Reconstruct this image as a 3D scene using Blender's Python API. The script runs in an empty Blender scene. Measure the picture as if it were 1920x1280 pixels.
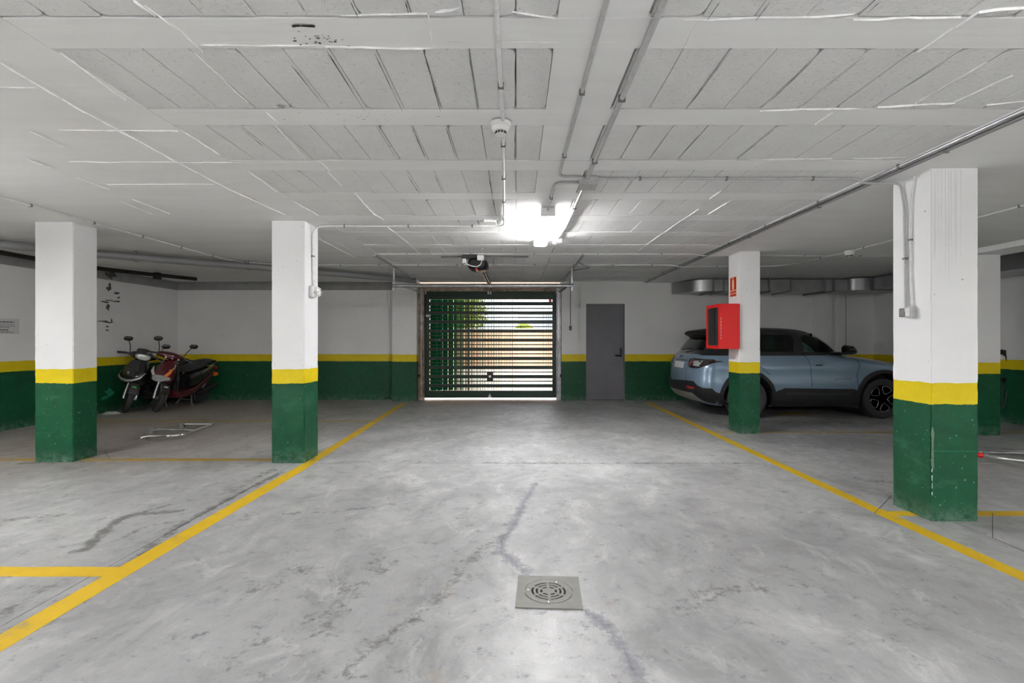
import bpy, bmesh, math, random
import numpy as np
from mathutils import Vector, Matrix
random.seed(7)
C = bpy.context.scene
COL = C.collection
PI = math.pi
# ------------------------------------------------------------------ camera
F, CX, CY, H = 940.0, 967.0, 637.0, 1.29
cam_d = bpy.data.cameras.new('camera')
cam_d.sensor_width = 36.0
cam_d.lens = 36.0 * F / 1920.0
cam_d.shift_x = -(CX - 960.0) / 1920.0
cam_d.shift_y = (CY - 640.0) / 1920.0
cam_d.clip_end = 400
cam = bpy.data.objects.new('camera', cam_d)
COL.objects.link(cam)
cam.location = (0, 0, H)
cam.rotation_euler = (PI / 2, 0, 0)
C.camera = cam
# ------------------------------------------------------------------ sky, sun, exposure
w = bpy.data.worlds.new('sky')
C.world = w
w.use_nodes = True
nt = w.node_tree
bgn = nt.nodes['Background']
sk = nt.nodes.new('ShaderNodeTexSky')
sk.sky_type = 'HOSEK_WILKIE'
sk.turbidity = 6.0
sk.ground_albedo = 0.5
sk.sun_direction = Vector((-0.75, 0.35, 0.8)).normalized()
mixn = nt.nodes.new('ShaderNodeMixRGB')
mixn.inputs[0].default_value = 0.75
mixn.inputs[2].default_value = (0.92, 0.95, 1.0, 1)
nt.links.new(sk.outputs[0], mixn.inputs[1])
nt.links.new(mixn.outputs[0], bgn.inputs[0])
bgn.inputs[1].default_value = 2.6
sun_d = bpy.data.lights.new('sun', 'SUN')
sun_d.energy = 10.0
sun_d.angle = 0.01
sun_d.color = (1.0, 0.93, 0.82)
sun = bpy.data.objects.new('sun', sun_d)
COL.objects.link(sun)
sun.rotation_euler = Vector((0.75, -0.35, -0.8)).to_track_quat('-Z', 'Y').to_euler()
C.view_settings.view_transform = 'Standard'
C.view_settings.look = 'None'
C.view_settings.gamma = 1.0
C.view_settings.use_curve_mapping = False
C.view_settings.exposure = 1.22
LAMP_W = 46.0          # radiance of the fluorescent diffusers
ZC = 2.535             # ceiling height
LEFT, RIGHT, BACK, FRONT = -7.27, 7.65, 10.78, -7.0


# ------------------------------------------------------------------ helpers
def at(px, py, D):
    return Vector(((px - CX) * D / F, D, H - (py - CY) * D / F))


def fl(px, py):
    return at(px, py, H * F / (py - CY))


def ce(px, py, z=ZC):
    return at(px, py, (z - H) * F / (CY - py))


def newbm():
    return bmesh.new()


def obj(name, bm, m, parent=None, smooth=False, auto=None, local=False):
    me = bpy.data.meshes.new(name)
    bmesh.ops.recalc_face_normals(bm, faces=bm.faces[:])
    bm.to_mesh(me)
    bm.free()
    o = bpy.data.objects.new(name, me)
    COL.objects.link(o)
    if parent is not None:
        o.parent = parent
        if not local:
            p = parent
            off = Vector((0, 0, 0))
            while p is not None:
                off += p.location
                p = p.parent
            me.transform(Matrix.Translation(-off))
    if m:
        me.materials.append(m)
    if smooth:
        for p in me.polygons:
            p.use_smooth = True
        if auto is not None:
            me.set_sharp_from_angle(angle=math.radians(auto))
    return o


def thing(name, label, cat, loc=(0, 0, 0), rot=(0, 0, 0), group=None, kind=None):
    o = bpy.data.objects.new(name, None)
    COL.objects.link(o)
    o.location = loc
    o.rotation_euler = rot
    o.empty_display_size = 0.1
    return tag(o, label, cat, group, kind)


def tag(o, label=None, cat=None, group=None, kind=None):
    if label: o['label'] = label
    if cat: o['category'] = cat
    if group: o['group'] = group
    if kind: o['kind'] = kind
    return o


def bx(bm, x0, x1, y0, y1, z0, z1, bev=0.0, seg=2):
    r = bmesh.ops.create_cube(bm, size=1)
    vs = r['verts']
    for v in vs:
        v.co = Vector((x0 + (v.co.x + .5) * (x1 - x0), y0 + (v.co.y + .5) * (y1 - y0), z0 + (v.co.z + .5) * (z1 - z0)))
    if bev > 0:
        es = list({e for v in vs for e in v.link_edges})
        bmesh.ops.bevel(bm, geom=es, offset=bev, segments=seg, affect='EDGES', profile=.5)
    return vs


def ring_frames(pts):
    pts = [Vector(p) for p in pts]
    out = []
    prev = None
    for i, p in enumerate(pts):
        if i == 0: t = pts[1] - p
        elif i == len(pts) - 1: t = p - pts[i - 1]
        else: t = (pts[i + 1] - p).normalized() + (p - pts[i - 1]).normalized()
        t.normalize()
        if prev is None:
            a = Vector((0, 0, 1)) if abs(t.z) < .9 else Vector((1, 0, 0))
            n = t.cross(a).normalized()
        else:
            n = prev - t * prev.dot(t)
            n.normalize()
        prev = n
        out.append((p, t, n, t.cross(n)))
    return out


def tube(bm, pts, r, seg=10, cap=True, closed=False):
    fr = ring_frames(pts)
    rs = r if isinstance(r, (list, tuple)) else [r] * len(fr)
    rings = []
    for (p, t, n, b), rr in zip(fr, rs):
        rings.append([bm.verts.new(p + n * (rr * math.cos(2 * PI * k / seg)) + b * (rr * math.sin(2 * PI * k / seg))) for k in range(seg)])
    for a, c in zip(rings[:-1], rings[1:]):
        for k in range(seg):
            bm.faces.new((a[k], a[(k + 1) % seg], c[(k + 1) % seg], c[k]))
    if cap:
        bm.faces.new(rings[0][::-1])
        bm.faces.new(rings[-1])


def bend(pts, r=.06, n=5):
    """round the inner corners of a polyline"""
    pts = [Vector(p) for p in pts]
    out = [pts[0]]
    for a, b, c in zip(pts[:-2], pts[1:-1], pts[2:]):
        d1, d2 = (a - b), (c - b)
        q = min(r, d1.length * .45, d2.length * .45)
        p1, p2 = b + d1.normalized() * q, b + d2.normalized() * q
        for k in range(n + 1):
            t = k / n
            out.append(p1.lerp(b, t).lerp(b.lerp(p2, t), t))
    out.append(pts[-1])
    return out


def lathe(bm, prof, center=(0, 0, 0), axis='Z', seg=24):
    c = Vector(center)
    rings = []
    for r, h in prof:
        ring = []
        for k in range(seg):
            a = 2 * PI * k / seg
            if axis == 'Z': v = Vector((r * math.cos(a), r * math.sin(a), h))
            elif axis == 'Y': v = Vector((r * math.cos(a), h, r * math.sin(a)))
            else: v = Vector((h, r * math.cos(a), r * math.sin(a)))
            ring.append(bm.verts.new(c + v))
        rings.append(ring)
    for a, b in zip(rings[:-1], rings[1:]):
        for k in range(seg):
            bm.faces.new((a[k], a[(k + 1) % seg], b[(k + 1) % seg], b[k]))
    if prof[0][0] > 1e-6: bm.faces.new(rings[0][::-1])
    if prof[-1][0] > 1e-6: bm.faces.new(rings[-1])
    bmesh.ops.remove_doubles(bm, verts=[v for r_ in rings for v in r_], dist=1e-6)


def loft(bm, secs, seg=20, n=2.4, cap=True):
    """secs: (center, axis_u (Vector), axis_v (Vector)) superellipse sections"""
    rings = []
    for c, u, v in secs:
        c, u, v = Vector(c), Vector(u), Vector(v)
        ring = []
        for k in range(seg):
            a = 2 * PI * k / seg
            ca, sa = math.cos(a), math.sin(a)
            ring.append(bm.verts.new(c + u * (math.copysign(abs(ca) ** (2 / n), ca)) + v * (math.copysign(abs(sa) ** (2 / n), sa))))
        rings.append(ring)
    for a, b in zip(rings[:-1], rings[1:]):
        for k in range(seg):
            bm.faces.new((a[k], a[(k + 1) % seg], b[(k + 1) % seg], b[k]))
    if cap:
        bm.faces.new(rings[0][::-1])
        bm.faces.new(rings[-1])


def prism(bm, poly, d0, d1, plane='XY'):
    def mk(a, b, d):
        if plane == 'XY': return Vector((a, b, d))
        if plane == 'XZ': return Vector((a, d, b))
        return Vector((d, a, b))
    A = [bm.verts.new(mk(a, b, d0)) for a, b in poly]
    B = [bm.verts.new(mk(a, b, d1)) for a, b in poly]
    n = len(poly)
    for k in range(n):
        bm.faces.new((A[k], A[(k + 1) % n], B[(k + 1) % n], B[k]))
    bm.faces.new(A[::-1])
    bm.faces.new(B)


# ------------------------------------------------------------------ materials
def srgb(r, g, b):
    f = lambda c: (c / 255 / 12.92) if c / 255 <= .04045 else ((c / 255 + .055) / 1.055) ** 2.4
    return (f(r), f(g), f(b), 1)


class NT:
    def __init__(s, name):
        s.m = bpy.data.materials.new(name)
        s.m.use_nodes = True
        s.t = s.m.node_tree
        s.b = s.t.nodes['Principled BSDF']
        s.geo = s.t.nodes.new('ShaderNodeNewGeometry')
        s.pos = s.geo.outputs['Position']

    def n(s, k, **kw):
        x = s.t.nodes.new(k)
        for a, v in kw.items(): setattr(x, a, v)
        return x

    def l(s, a, b): s.t.links.new(a, b)

    def set(s, inp, v):
        if hasattr(v, 'is_linked') or hasattr(v, 'links'): s.l(v, inp)
        else: inp.default_value = v

    def noise(s, scale, detail=4, rough=.55, vec=None, dist=0.0, scl=None):
        x = s.n('ShaderNodeTexNoise')
        x.inputs['Scale'].default_value = scale
        x.inputs['Detail'].default_value = detail
        x.inputs['Roughness'].default_value = rough
        x.inputs['Distortion'].default_value = dist
        v = vec or s.pos
        if scl:
            mp = s.n('ShaderNodeMapping')
            mp.inputs['Scale'].default_value = scl
            s.l(v, mp.inputs[0])
            v = mp.outputs[0]
        s.l(v, x.inputs['Vector'])
        return x.outputs['Fac']

    def ramp(s, v, a, b, lo=0.0, hi=1.0):
        x = s.n('ShaderNodeMapRange')
        x.inputs[1].default_value = a
        x.inputs[2].default_value = b
        x.inputs[3].default_value = lo
        x.inputs[4].default_value = hi
        s.l(v, x.inputs[0])
        return x.outputs[0]

    def math(s, op, a, b=0.0, clamp=False):
        x = s.n('ShaderNodeMath', operation=op)
        x.use_clamp = clamp
        s.set(x.inputs[0], a)
        s.set(x.inputs[1], b)
        return x.outputs[0]

    def mix(s, f, a, b, mode='MIX'):
        x = s.n('ShaderNodeMixRGB', blend_type=mode)
        s.set(x.inputs[0], f)
        s.set(x.inputs[1], a)
        s.set(x.inputs[2], b)
        return x.outputs[0]

    def bump(s, h, dist=.002, strength=1.0, nrm=None):
        x = s.n('ShaderNodeBump')
        x.inputs['Distance'].default_value = dist
        x.inputs['Strength'].default_value = strength
        s.l(h, x.inputs['Height'])
        if nrm: s.l(nrm, x.inputs['Normal'])
        s.l(x.outputs[0], s.b.inputs['Normal'])
        return x.outputs[0]


def mat(name, col, rough=.5, metal=0.0, var=.12, scale=30, bump=0.0, spec=.5, coat=0.0, emit=None, es=1.0, trans=0.0):
    k = NT(name)
    c = tuple(col) if len(col) == 4 else tuple(col) + (1,)
    nz = k.noise(scale, 3)
    d = tuple(x * (1 - var) for x in c[:3]) + (1,)
    e = tuple(min(1, x * (1 + var)) for x in c[:3]) + (1,)
    if var < .05:
        k.b.inputs['Base Color'].default_value = c
        k.l(k.ramp(k.noise(2.0, 1), .3, .7, max(0.02, rough - .02), min(1, rough + .02)), k.b.inputs['Roughness'])
    else:
        k.l(k.mix(k.ramp(nz, .3, .7), d, e), k.b.inputs['Base Color'])
        k.l(k.ramp(nz, .3, .7, max(0.02, rough - .05), min(1, rough + .05)), k.b.inputs['Roughness'])
    k.b.inputs['Metallic'].default_value = metal
    k.b.inputs['Specular IOR Level'].default_value = spec
    k.b.inputs['Coat Weight'].default_value = coat
    k.b.inputs['Coat Roughness'].default_value = .05
    if trans: k.b.inputs['Transmission Weight'].default_value = trans
    if emit:
        k.b.inputs['Emission Color'].default_value = emit
        k.b.inputs['Emission Strength'].default_value = es
    if bump: k.bump(k.noise(scale * 2, 3), bump)
    return k.m


def painted_wall(name, white, speck=1.0, chips=1.0, scuff=.5):
    k = NT(name)
    sep = k.n('ShaderNodeSeparateXYZ')
    k.l(k.pos, sep.inputs[0])
    wob = k.ramp(k.noise(9, 3), .3, .7, -.004, .004)
    z = k.math('ADD', sep.outputs[2], wob)
    big = k.noise(1.3, 4)
    wh = k.mix(k.ramp(big, .3, .7), tuple(x * .93 for x in white[:3]) + (1,), tuple(white[:3]) + (1,))
    pit = k.ramp(k.noise(30, 1, .4), .775, .79)
    wh = k.mix(k.math('MULTIPLY', pit, .55 * speck), wh, (.08, .08, .08, 1))
    fine = k.noise(11, 5, .65)
    g = k.mix(k.ramp(fine, .35, .75), (.0015, .056, .021, 1), (.003, .088, .035, 1))
    sc = k.math('MULTIPLY', k.ramp(k.noise(3.1, 6, .7, scl=(1, 1, 2.2)), .56, .72), scuff)
    g = k.mix(sc, g, (.05, .19, .11, 1))
    ch = k.math('MULTIPLY', k.ramp(k.noise(48, 2, .5), .705, .73), chips)
    ch2 = k.math('MULTIPLY', k.ramp(k.noise(7, 5, .75, scl=(1, 1, 3)), .70, .73), chips)
    g = k.mix(k.math('MAXIMUM', ch, ch2), g, (.42, .55, .47, 1))
    # dusty splash near the floor
    low = k.math('MULTIPLY', k.ramp(sep.outputs[2], .0, .14, .45, 0), k.ramp(k.noise(14, 5, .7), .4, .7))
    g = k.mix(low, g, (.28, .36, .32, 1))
    y = k.mix(k.ramp(fine, .35, .75), (.68, .52, .004, 1), (.76, .60, .010, 1))
    y = k.mix(k.math('MULTIPLY', ch2, .5), y, (.35, .28, .1, 1))
    isg = k.math('LESS_THAN', z, .832)
    isy = k.math('LESS_THAN', z, .983)
    c = k.mix(isy, wh, y)
    c = k.mix(isg, c, g)
    k.l(c, k.b.inputs['Base Color'])
    r = k.math('ADD', k.math('MULTIPLY', isy, -.12), .62)
    k.b.inputs['Specular IOR Level'].default_value = .38
    k.l(k.math('ADD', r, k.math('MULTIPLY', k.ramp(fine, .3, .7, -.1, .1), isg)), k.b.inputs['Roughness'])
    k.bump(k.math('ADD', k.math('MULTIPLY', k.noise(60, 4, .6), .5), k.math('MULTIPLY', k.noise(5, 2), 2.0)), .004, .6)
    return k.m


def floor_mat():
    k = NT('floor_concrete')
    at_ = k.n('ShaderNodeAttribute', attribute_name='stain')
    sp = k.n('ShaderNodeSeparateColor')
    k.l(at_.outputs['Color'], sp.inputs[0])
    n1 = k.noise(.55, 6, .62, dist=.6)
    n2 = k.noise(1.9, 8, .66, dist=1.2, scl=(1, .8, 1))
    n3 = k.noise(9, 6, .7)
    n4 = k.noise(70, 3, .6)
    base = k.mix(k.ramp(n1, .35, .68), (.285, .290, .293, 1), (.47, .48, .48, 1))
    blot = k.ramp(n2, .50, .66)
    base = k.mix(k.math('MULTIPLY', blot, .6), base, (.20, .203, .203, 1))
    base = k.mix(k.math('MULTIPLY', k.ramp(n2, .44, .30), .45), base, (.60, .61, .605, 1))
    base = k.mix(k.math('MULTIPLY', k.ramp(n3, .5, .72), .34), base, (.235, .232, .228, 1))
    base = k.mix(k.ramp(n4, .3, .75, 0, .22), base, (.25, .25, .245, 1))
    n5 = k.noise(3.6, 9, .75, dist=.8, scl=(1, .55, 1))
    base = k.mix(k.ramp(n5, .52, .68, 0, .50), base, (.20, .205, .20, 1))
    base = k.mix(k.ramp(n5, .46, .34, 0, .45), base, (.62, .635, .62, 1))
    base = k.mix(k.ramp(k.noise(140, 2, .6), .62, .75, 0, .35), base, (.16, .16, .155, 1))
    scr = k.ramp(k.noise(4.0, 7, .72, dist=2.5, scl=(1, 3.2, 1)), .63, .70, 0, .5)
    base = k.mix(scr, base, (.20, .195, .19, 1))
    # damp blue-grey along the crack
    edge = k.math('MULTIPLY', k.math('SUBTRACT', n3, .5), 2.4)
    edge = k.math('ADD', edge, k.math('MULTIPLY', k.math('SUBTRACT', k.noise(34, 5, .7), .5), 2.0))
    m1 = k.ramp(k.math('ADD', sp.outputs[0], edge), .25, .75, 0, .95)
    base = k.mix(m1, base, (.225, .228, .250, 1))
    base = k.mix(k.ramp(k.math('ADD', sp.outputs[0], k.math('MULTIPLY', edge, .25)), .80, .98, 0, .6), base, (.12, .12, .135, 1))
    m2 = k.ramp(k.math('ADD', sp.outputs[1], edge), .30, .85, 0, .9)
    base = k.mix(m2, base, (.115, .113, .108, 1))
    m3 = k.math('MULTIPLY', sp.outputs[2], k.ramp(n2, .2, .7, .5, 1.0))
    base = k.mix(m3, base, (.30, .235, .18, 1))
    hair = k.ramp(k.math('ABSOLUTE', k.math('SUBTRACT', k.noise(.8, 5, .6, dist=.5), .5)), 0, .0030, .12, 0)
    base = k.mix(hair, base, (.14, .14, .14, 1))
    k.l(base, k.b.inputs['Base Color'])
    rr = k.ramp(n1, .3, .7, .46, .36)
    rr = k.math('ADD', rr, k.ramp(n3, .3, .7, -.06, .10))
    k.l(rr, k.b.inputs['Roughness'])
    k.b.inputs['Specular IOR Level'].default_value = .5
    k.bump(k.math('ADD', k.math('MULTIPLY', n4, .25), k.math('MULTIPLY', n2, 1.5)), .0035, .5)
    return k.m


def line_mat(name, col, wear):
    k = NT(name)
    n = k.noise(6, 7, .7)
    c = k.mix(k.ramp(k.noise(2.5, 4), .3, .7), tuple(x * .85 for x in col) + (1,), tuple(col) + (1,))
    c = k.mix(k.ramp(n, .62 - wear * .3, .80 - wear * .3), c, (.30, .27, .20, 1))
    k.l(c, k.b.inputs['Base Color'])
    k.b.inputs['Roughness'].default_value = .45
    k.bump(k.noise(80, 3), .001, .5)
    return k.m


def plaster(name, lo, hi, bscale, bdist, spk=0.0, streak=False):
    k = NT(name)
    n = k.noise(2.2, 5, .6, scl=(.35, 2.2, 1) if streak else None)
    c = k.mix(k.ramp(n, .3, .7), (lo, lo, lo * 1.0, 1), (hi, hi, hi, 1))
    if spk:
        c = k.mix(k.math('MULTIPLY', k.ramp(k.noise(55, 2), .62, .74), spk), c, (.10, .10, .10, 1))
    k.l(c, k.b.inputs['Base Color'])
    k.b.inputs['Roughness'].default_value = .8
    k.b.inputs['Specular IOR Level'].default_value = .25
    h = k.noise(bscale, 5, .7)
    if streak:
        h = k.math('ADD', k.math('MULTIPLY', h, .3), k.noise(3, 4, .6, scl=(.3, 6, 1)))
    k.bump(h, bdist, .8)
    return k.m


M = {}
M['wall'] = painted_wall('painted_wall', (.85, .85, .85), speck=.6, chips=.35, scuff=.2)
M['column'] = painted_wall('painted_column', (.86, .86, .87), speck=.9, chips=.55, scuff=.45)
M['floor'] = floor_mat()
M['under'] = mat('floor_joint_dark', (.05, .048, .045), .9)
M['joint_line'] = mat('joint_grey', (.10, .10, .098), .9)
M['line'] = line_mat('line_paint', (.66, .43, .012), .12)
M['line_old'] = line_mat('line_paint_dusty', (.47, .30, .045), .45)
M['ceil'] = plaster('ceiling_plaster', .79, .86, 18, .003, streak=True)
M['block'] = plaster('ceiling_block_plaster', .74, .82, 45, .013, spk=.25)
M['joint'] = mat('joint_dark', (.42, .42, .42), .95)
M['ridge'] = mat('ridge_plaster', (.90, .90, .90), .6, bump=.002)
M['beam'] = mat('beam_concrete', (.34, .34, .345), .8, scale=6, bump=.002)
M['conduit'] = mat('conduit_pvc', (.46, .46, .465), .38)
M['conduit_w'] = mat('conduit_white', (.72, .72, .72), .35)
M['conduit_g'] = mat('pipe_grey', (.21, .21, .215), .3, var=0)
M['clip'] = mat('clip_grey', (.16, .16, .16), .5)
M['blackpipe'] = mat('pipe_black', (.018, .018, .016), .7)
M['white_pl'] = mat('white_plastic', (.80, .80, .79), .35, var=.03)
M['dark_pl'] = mat('dark_plastic', (.03, .03, .032), .4, var=0)
M['black'] = mat('black_plastic', (.008, .008, .009), .35, var=0)
M['galv'] = mat('galvanised', (.50, .51, .53), .33, 1.0, scale=14, var=.2)
M['duct'] = mat('duct_sheet', (.34, .345, .35), .34, 1.0, scale=4, var=.12)
M['chrome'] = mat('chrome', (.80, .80, .80), .12, 1.0, var=.04)
M['rust'] = mat('rusty_steel', (.36, .27, .21), .6, .35, scale=9, var=.5, bump=.001)
M['guide'] = mat('guide_steel', (.42, .42, .44), .45, .6, scale=9, var=.35)
M['door_green'] = mat('door_green', (.002, .024, .011), .38, var=0)
M['fin_green'] = mat('fin_green', (.006, .125, .048), .95, var=0, spec=.0)
M['door_grey'] = mat('door_grey', (.165, .160, .180), .45, var=.06, scale=5)
M['red'] = mat('cabinet_red', (.68, .004, .006), .35, var=0)
M['sign_red'] = mat('sign_red', (.52, .012, .006), .45, var=.05)
M['cream'] = mat('sign_cream', (.86, .72, .42), .5, var=.03)
M['orange'] = mat('sign_orange', (.70, .15, .06), .5, var=.05)
M['paper'] = mat('paper', (.62, .62, .62), .6, var=.03)
M['ink'] = mat('ink', (.16, .16, .17), .6)
M['drain'] = mat('drain_steel', (.17, .17, .152), .55, .2, scale=14, var=.18, bump=.0006)
M['void'] = mat('void_dark', (.012, .012, .012), .9)
M['car_blue'] = mat('car_paint', (.215, .315, .435), .30, .25, var=.02, coat=1.0)
M['car_black'] = mat('car_black_gloss', (.010, .010, .012), .15, var=.0, coat=1.0)
M['clad'] = mat('car_cladding', (.013, .013, .016), .5, var=0)
M['tyre'] = mat('tyre_rubber', (.028, .028, .030), .7, bump=.001)
M['rim'] = mat('rim_dark', (.035, .036, .04), .3, .6, var=0)
M['rim_edge'] = mat('rim_edge', (.45, .46, .47), .25, .9)
M['silver'] = mat('silver_trim', (.55, .55, .56), .3, .85, var=0)
M['seat'] = mat('seat_black', (.02, .02, .022), .6)
M['lens_dark'] = mat('lens_smoked', (.03, .022, .024), .08, coat=1.0)
M['lens_red'] = mat('lens_red', (.42, .01, .01), .15, coat=1.0)
M['lens_clear'] = mat('lens_clear', (.72, .73, .74), .10, .5, coat=1.0)
M['lens_orange'] = mat('lens_orange', (.85, .20, .02), .2, coat=1.0)
M['plate'] = mat('plate_white', (.70, .73, .78), .35, var=.04)
M['plate_blue'] = mat('plate_blue', (.03, .10, .45), .4)
M['sc_black'] = mat('scooter_black', (.016, .016, .017), .22, var=0, coat=.8)
M['sc_red'] = mat('scooter_maroon', (.085, .006, .010), .25, var=0, coat=.9)
M['sc_grey'] = mat('scooter_matt', (.045, .044, .046), .5)
M['green_st'] = mat('sticker_green', (.05, .75, .08), .4)
M['cloth'] = mat('plastic_sheet', (.62, .62, .60), .4)
M['ground'] = mat('outside_paving', (.56, .43, .33), .85, scale=2, var=.12)
M['peach'] = mat('peach_render', (.72, .46, .30), .85, scale=3)
M['house'] = mat('pale_render', (.42, .55, .72), .85, scale=3, var=.06)
M['roof'] = mat('roof_tile', (.45, .18, .10), .8)
M['leaf'] = mat('leaf_green', (.26, .34, .04), .6, scale=4, var=.4)
M['bark'] = mat('bark', (.12, .08, .05), .9)
M['tube_on'] = mat('lamp_diffuser', (.9, .9, .9), .4, emit=(1, .98, .98, 1), es=LAMP_W)


def glass(name, col, rough=.02, alpha=.35):
    k = NT(name)
    tr = k.n('ShaderNodeBsdfTransparent')
    tr.inputs[0].default_value = col
    gl = k.n('ShaderNodeBsdfGlossy')
    gl.inputs[1].default_value = rough
    gl.inputs[0].default_value = (.9, .95, .95, 1)
    fr = k.n('ShaderNodeFresnel')
    fr.inputs[0].default_value = 1.45
    mx = k.n('ShaderNodeMixShader')
    k.l(fr.outputs[0], mx.inputs[0])
    k.l(tr.outputs[0], mx.inputs[1])
    k.l(gl.outputs[0], mx.inputs[2])
    k.l(mx.outputs[0], k.t.nodes['Material Output'].inputs[0])
    return k.m


M['glass_green'] = glass('tinted_glass', (.66, .90, .78, 1))
M['glass_dark'] = glass('privacy_glass', (.22, .30, .27, 1))
M['glass_clear'] = glass('clear_glass', (.75, .75, .75, 1))

# ------------------------------------------------------------------ floor
XS_J, XR_J, YJ = -2.32, 3.11, 5.25
JG = .004


def seg_dist(px, py, a, b):
    ax, ay = a
    bx_, by = b
    dx, dy = bx_ - ax, by - ay
    t = np.clip(((px - ax) * dx + (py - ay) * dy) / (dx * dx + dy * dy + 1e-9), 0, 1)
    return np.hypot(px - ax - t * dx, py - ay - t * dy)


def fpx(l):
    return [tuple(fl(*p)[:2]) for p in l]


CR = [([(1005, 905), (985, 940), (965, 985), (940, 1012), (936, 1036), (962, 1052), (985, 1078)], .040, 1.0),
      ([(990, 925), (960, 985)], .05, .9), ([(940, 1035), (985, 1070)], .06, 1.0),
      ([(1088, 1140), (1118, 1160), (1150, 1190), (1175, 1225), (1205, 1285)], .045, 1.0),
      ([(1095, 1142), (1150, 1175)], .030, 1.0), ([(1070, 1145), (1000, 1148)], .03, .5)]
DK = [([(335, 958), (285, 962), (240, 966), (205, 985), (185, 1005), (160, 1030), (130, 1035)], .040, 1.0),
      ([(350, 975), (280, 985), (210, 1015)], .018, .8), ([(320, 945), (250, 965)], .025, .9),
      ([(950, 1000), (900, 1032), (862, 1068), (832, 1112), (790, 1150), (720, 1195), (650, 1260)], .040, .62),
      ([(530, 884), (400, 950), (330, 990), (200, 1085)], .035, .85), ([(510, 880), (430, 925)], .06, .6),
      ([(200, 1085), (100, 1150), (0, 1200)], .07, .85), ([(0, 1150), (90, 1100)], .06, .5),
      ([(0, 975), (120, 965)], .04, .55),
      ([(45, 868), (180, 862)], .06, .9), ([(100, 868), (190, 856)], .05, .8),
      ([(640, 866), (800, 866), (1000, 868), (1180, 868), (1430, 868)], .05, .52),
      ([(440, 966), (620, 960), (740, 945)], .03, .5),
      ([(430, 1240), (520, 1190)], .05, .5),
      ([(1285, 1120), (1340, 1105), (1420, 1102), (1540, 1100)], .04, .5), ([(1360, 1105), (1330, 1125), (1270, 1140)], .03, .5),
      ([(1430, 828), (1500, 835), (1600, 845)], .10, .50), ([(1620, 900), (1680, 905)], .10, .55),
      ([(1420, 790), (1620, 793)], .22, .60), ([(1260, 772), (1360, 800)], .2, .6),
      ([(1850, 838), (1920, 845)], .08, .8),
      ([(1690, 1155), (1740, 1175)], .04, .5),
      ([(921, 1076), (923, 1076)], .012, 1.2), ([(600, 1180), (660, 1100), (720, 1060)], .10, .42),
      ([(480, 1110), (560, 1070)], .08, .42)]


def build_slab(x0, x1, y0, y1, sx, sy, parent):
    nx = max(2, int((x1 - x0) / sx) + 1)
    ny = max(2, int((y1 - y0) / sy) + 1)
    xs = np.linspace(x0, x1, nx)
    ys = np.linspace(y0, y1, ny)
    X, Y = np.meshgrid(xs, ys)
    X = X.ravel()
    Y = Y.ravel()
    n = nx * ny
    co = np.stack([X, Y, np.zeros(n)], 1)
    i = np.arange(nx - 1)
    j = np.arange(ny - 1)
    I, J = np.meshgrid(i, j)
    a = (J * nx + I).ravel()
    faces = np.stack([a, a + 1, a + nx + 1, a + nx], 1)
    # a skirt so the slab has thickness
    rim = list(range(nx)) + [r * nx + nx - 1 for r in range(1, ny)] + list(range(ny * nx - 2, (ny - 1) * nx - 1, -1)) + [r * nx for r in range(ny - 2, 0, -1)]
    low = co[rim].copy()
    low[:, 2] = -.03
    co2 = np.concatenate([co, low])
    m = len(rim)
    sk_ = [[rim[q], n + q, n + (q + 1) % m, rim[(q + 1) % m]] for q in range(m)]
    allf = faces.tolist() + sk_
    me = bpy.data.meshes.new('floor_slab')
    me.from_pydata(co2.tolist(), [], allf)
    me.update()
    st = np.zeros((len(co2), 4), dtype=np.float32)
    st[:, 3] = 1
    PX, PY = co2[:, 0], co2[:, 1]
    for lst, ch in ((CR, 0), (DK, 1)):
        for pl, wd, amp in lst:
            pts = fpx(pl)
            for p, q in zip(pts[:-1], pts[1:]):
                v = amp * np.exp(-(seg_dist(PX, PY, p, q) / (wd * (.75 if ch == 0 else 1))) ** 2)
                st[:, ch] = np.maximum(st[:, ch], v)
    # brownish dust in the bay with the scooters and by the threshold
    d = np.clip((-PX - 2.0) / 2.5, 0, 1) * np.clip((PY - 4.2) / 2.0, 0, 1) * .62
    d = np.maximum(d, .35 * np.clip((PY - 9.2) / 1.2, 0, 1) * np.clip((1.5 - PX) / 1.5, 0, 1))
    for pp in [(735, 1140), (748, 1143), (838, 1105), (845, 1112), (812, 1265), (820, 1275), (755, 1090), (1140, 1130)]:
        q = fl(*pp)
        d = np.maximum(d, .8 * np.exp(-(np.hypot(PX - q.x, PY - q.y) / .018) ** 2))
    st[:, 2] = d
    at_ = me.color_attributes.new('stain', 'FLOAT_COLOR', 'POINT')
    at_.data.foreach_set('color', st.ravel())
    me.materials.append(M['floor'])
    o = bpy.data.objects.new('floor_slab', me)
    COL.objects.link(o)
    o.parent = parent
    return o


bm = newbm()
bx(bm, LEFT - .3, RIGHT + .3, FRONT - .3, 11.3, -.25, -.012)
floor = tag(obj('floor', bm, M['under']), kind='structure')
xc = [LEFT - .02, XS_J, XR_J, RIGHT + .02]
for i in range(3):
    a, b = xc[i] + (JG if i else 0), xc[i + 1] - (JG if i < 2 else 0)
    build_slab(a, b, FRONT, 1.7, .3, .3, floor)
    build_slab(a, b, 1.7, YJ - JG, .03 if i != 2 else .05, .03, floor)
    build_slab(a, b, YJ + JG, 11.2, .06, .06, floor)


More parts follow.
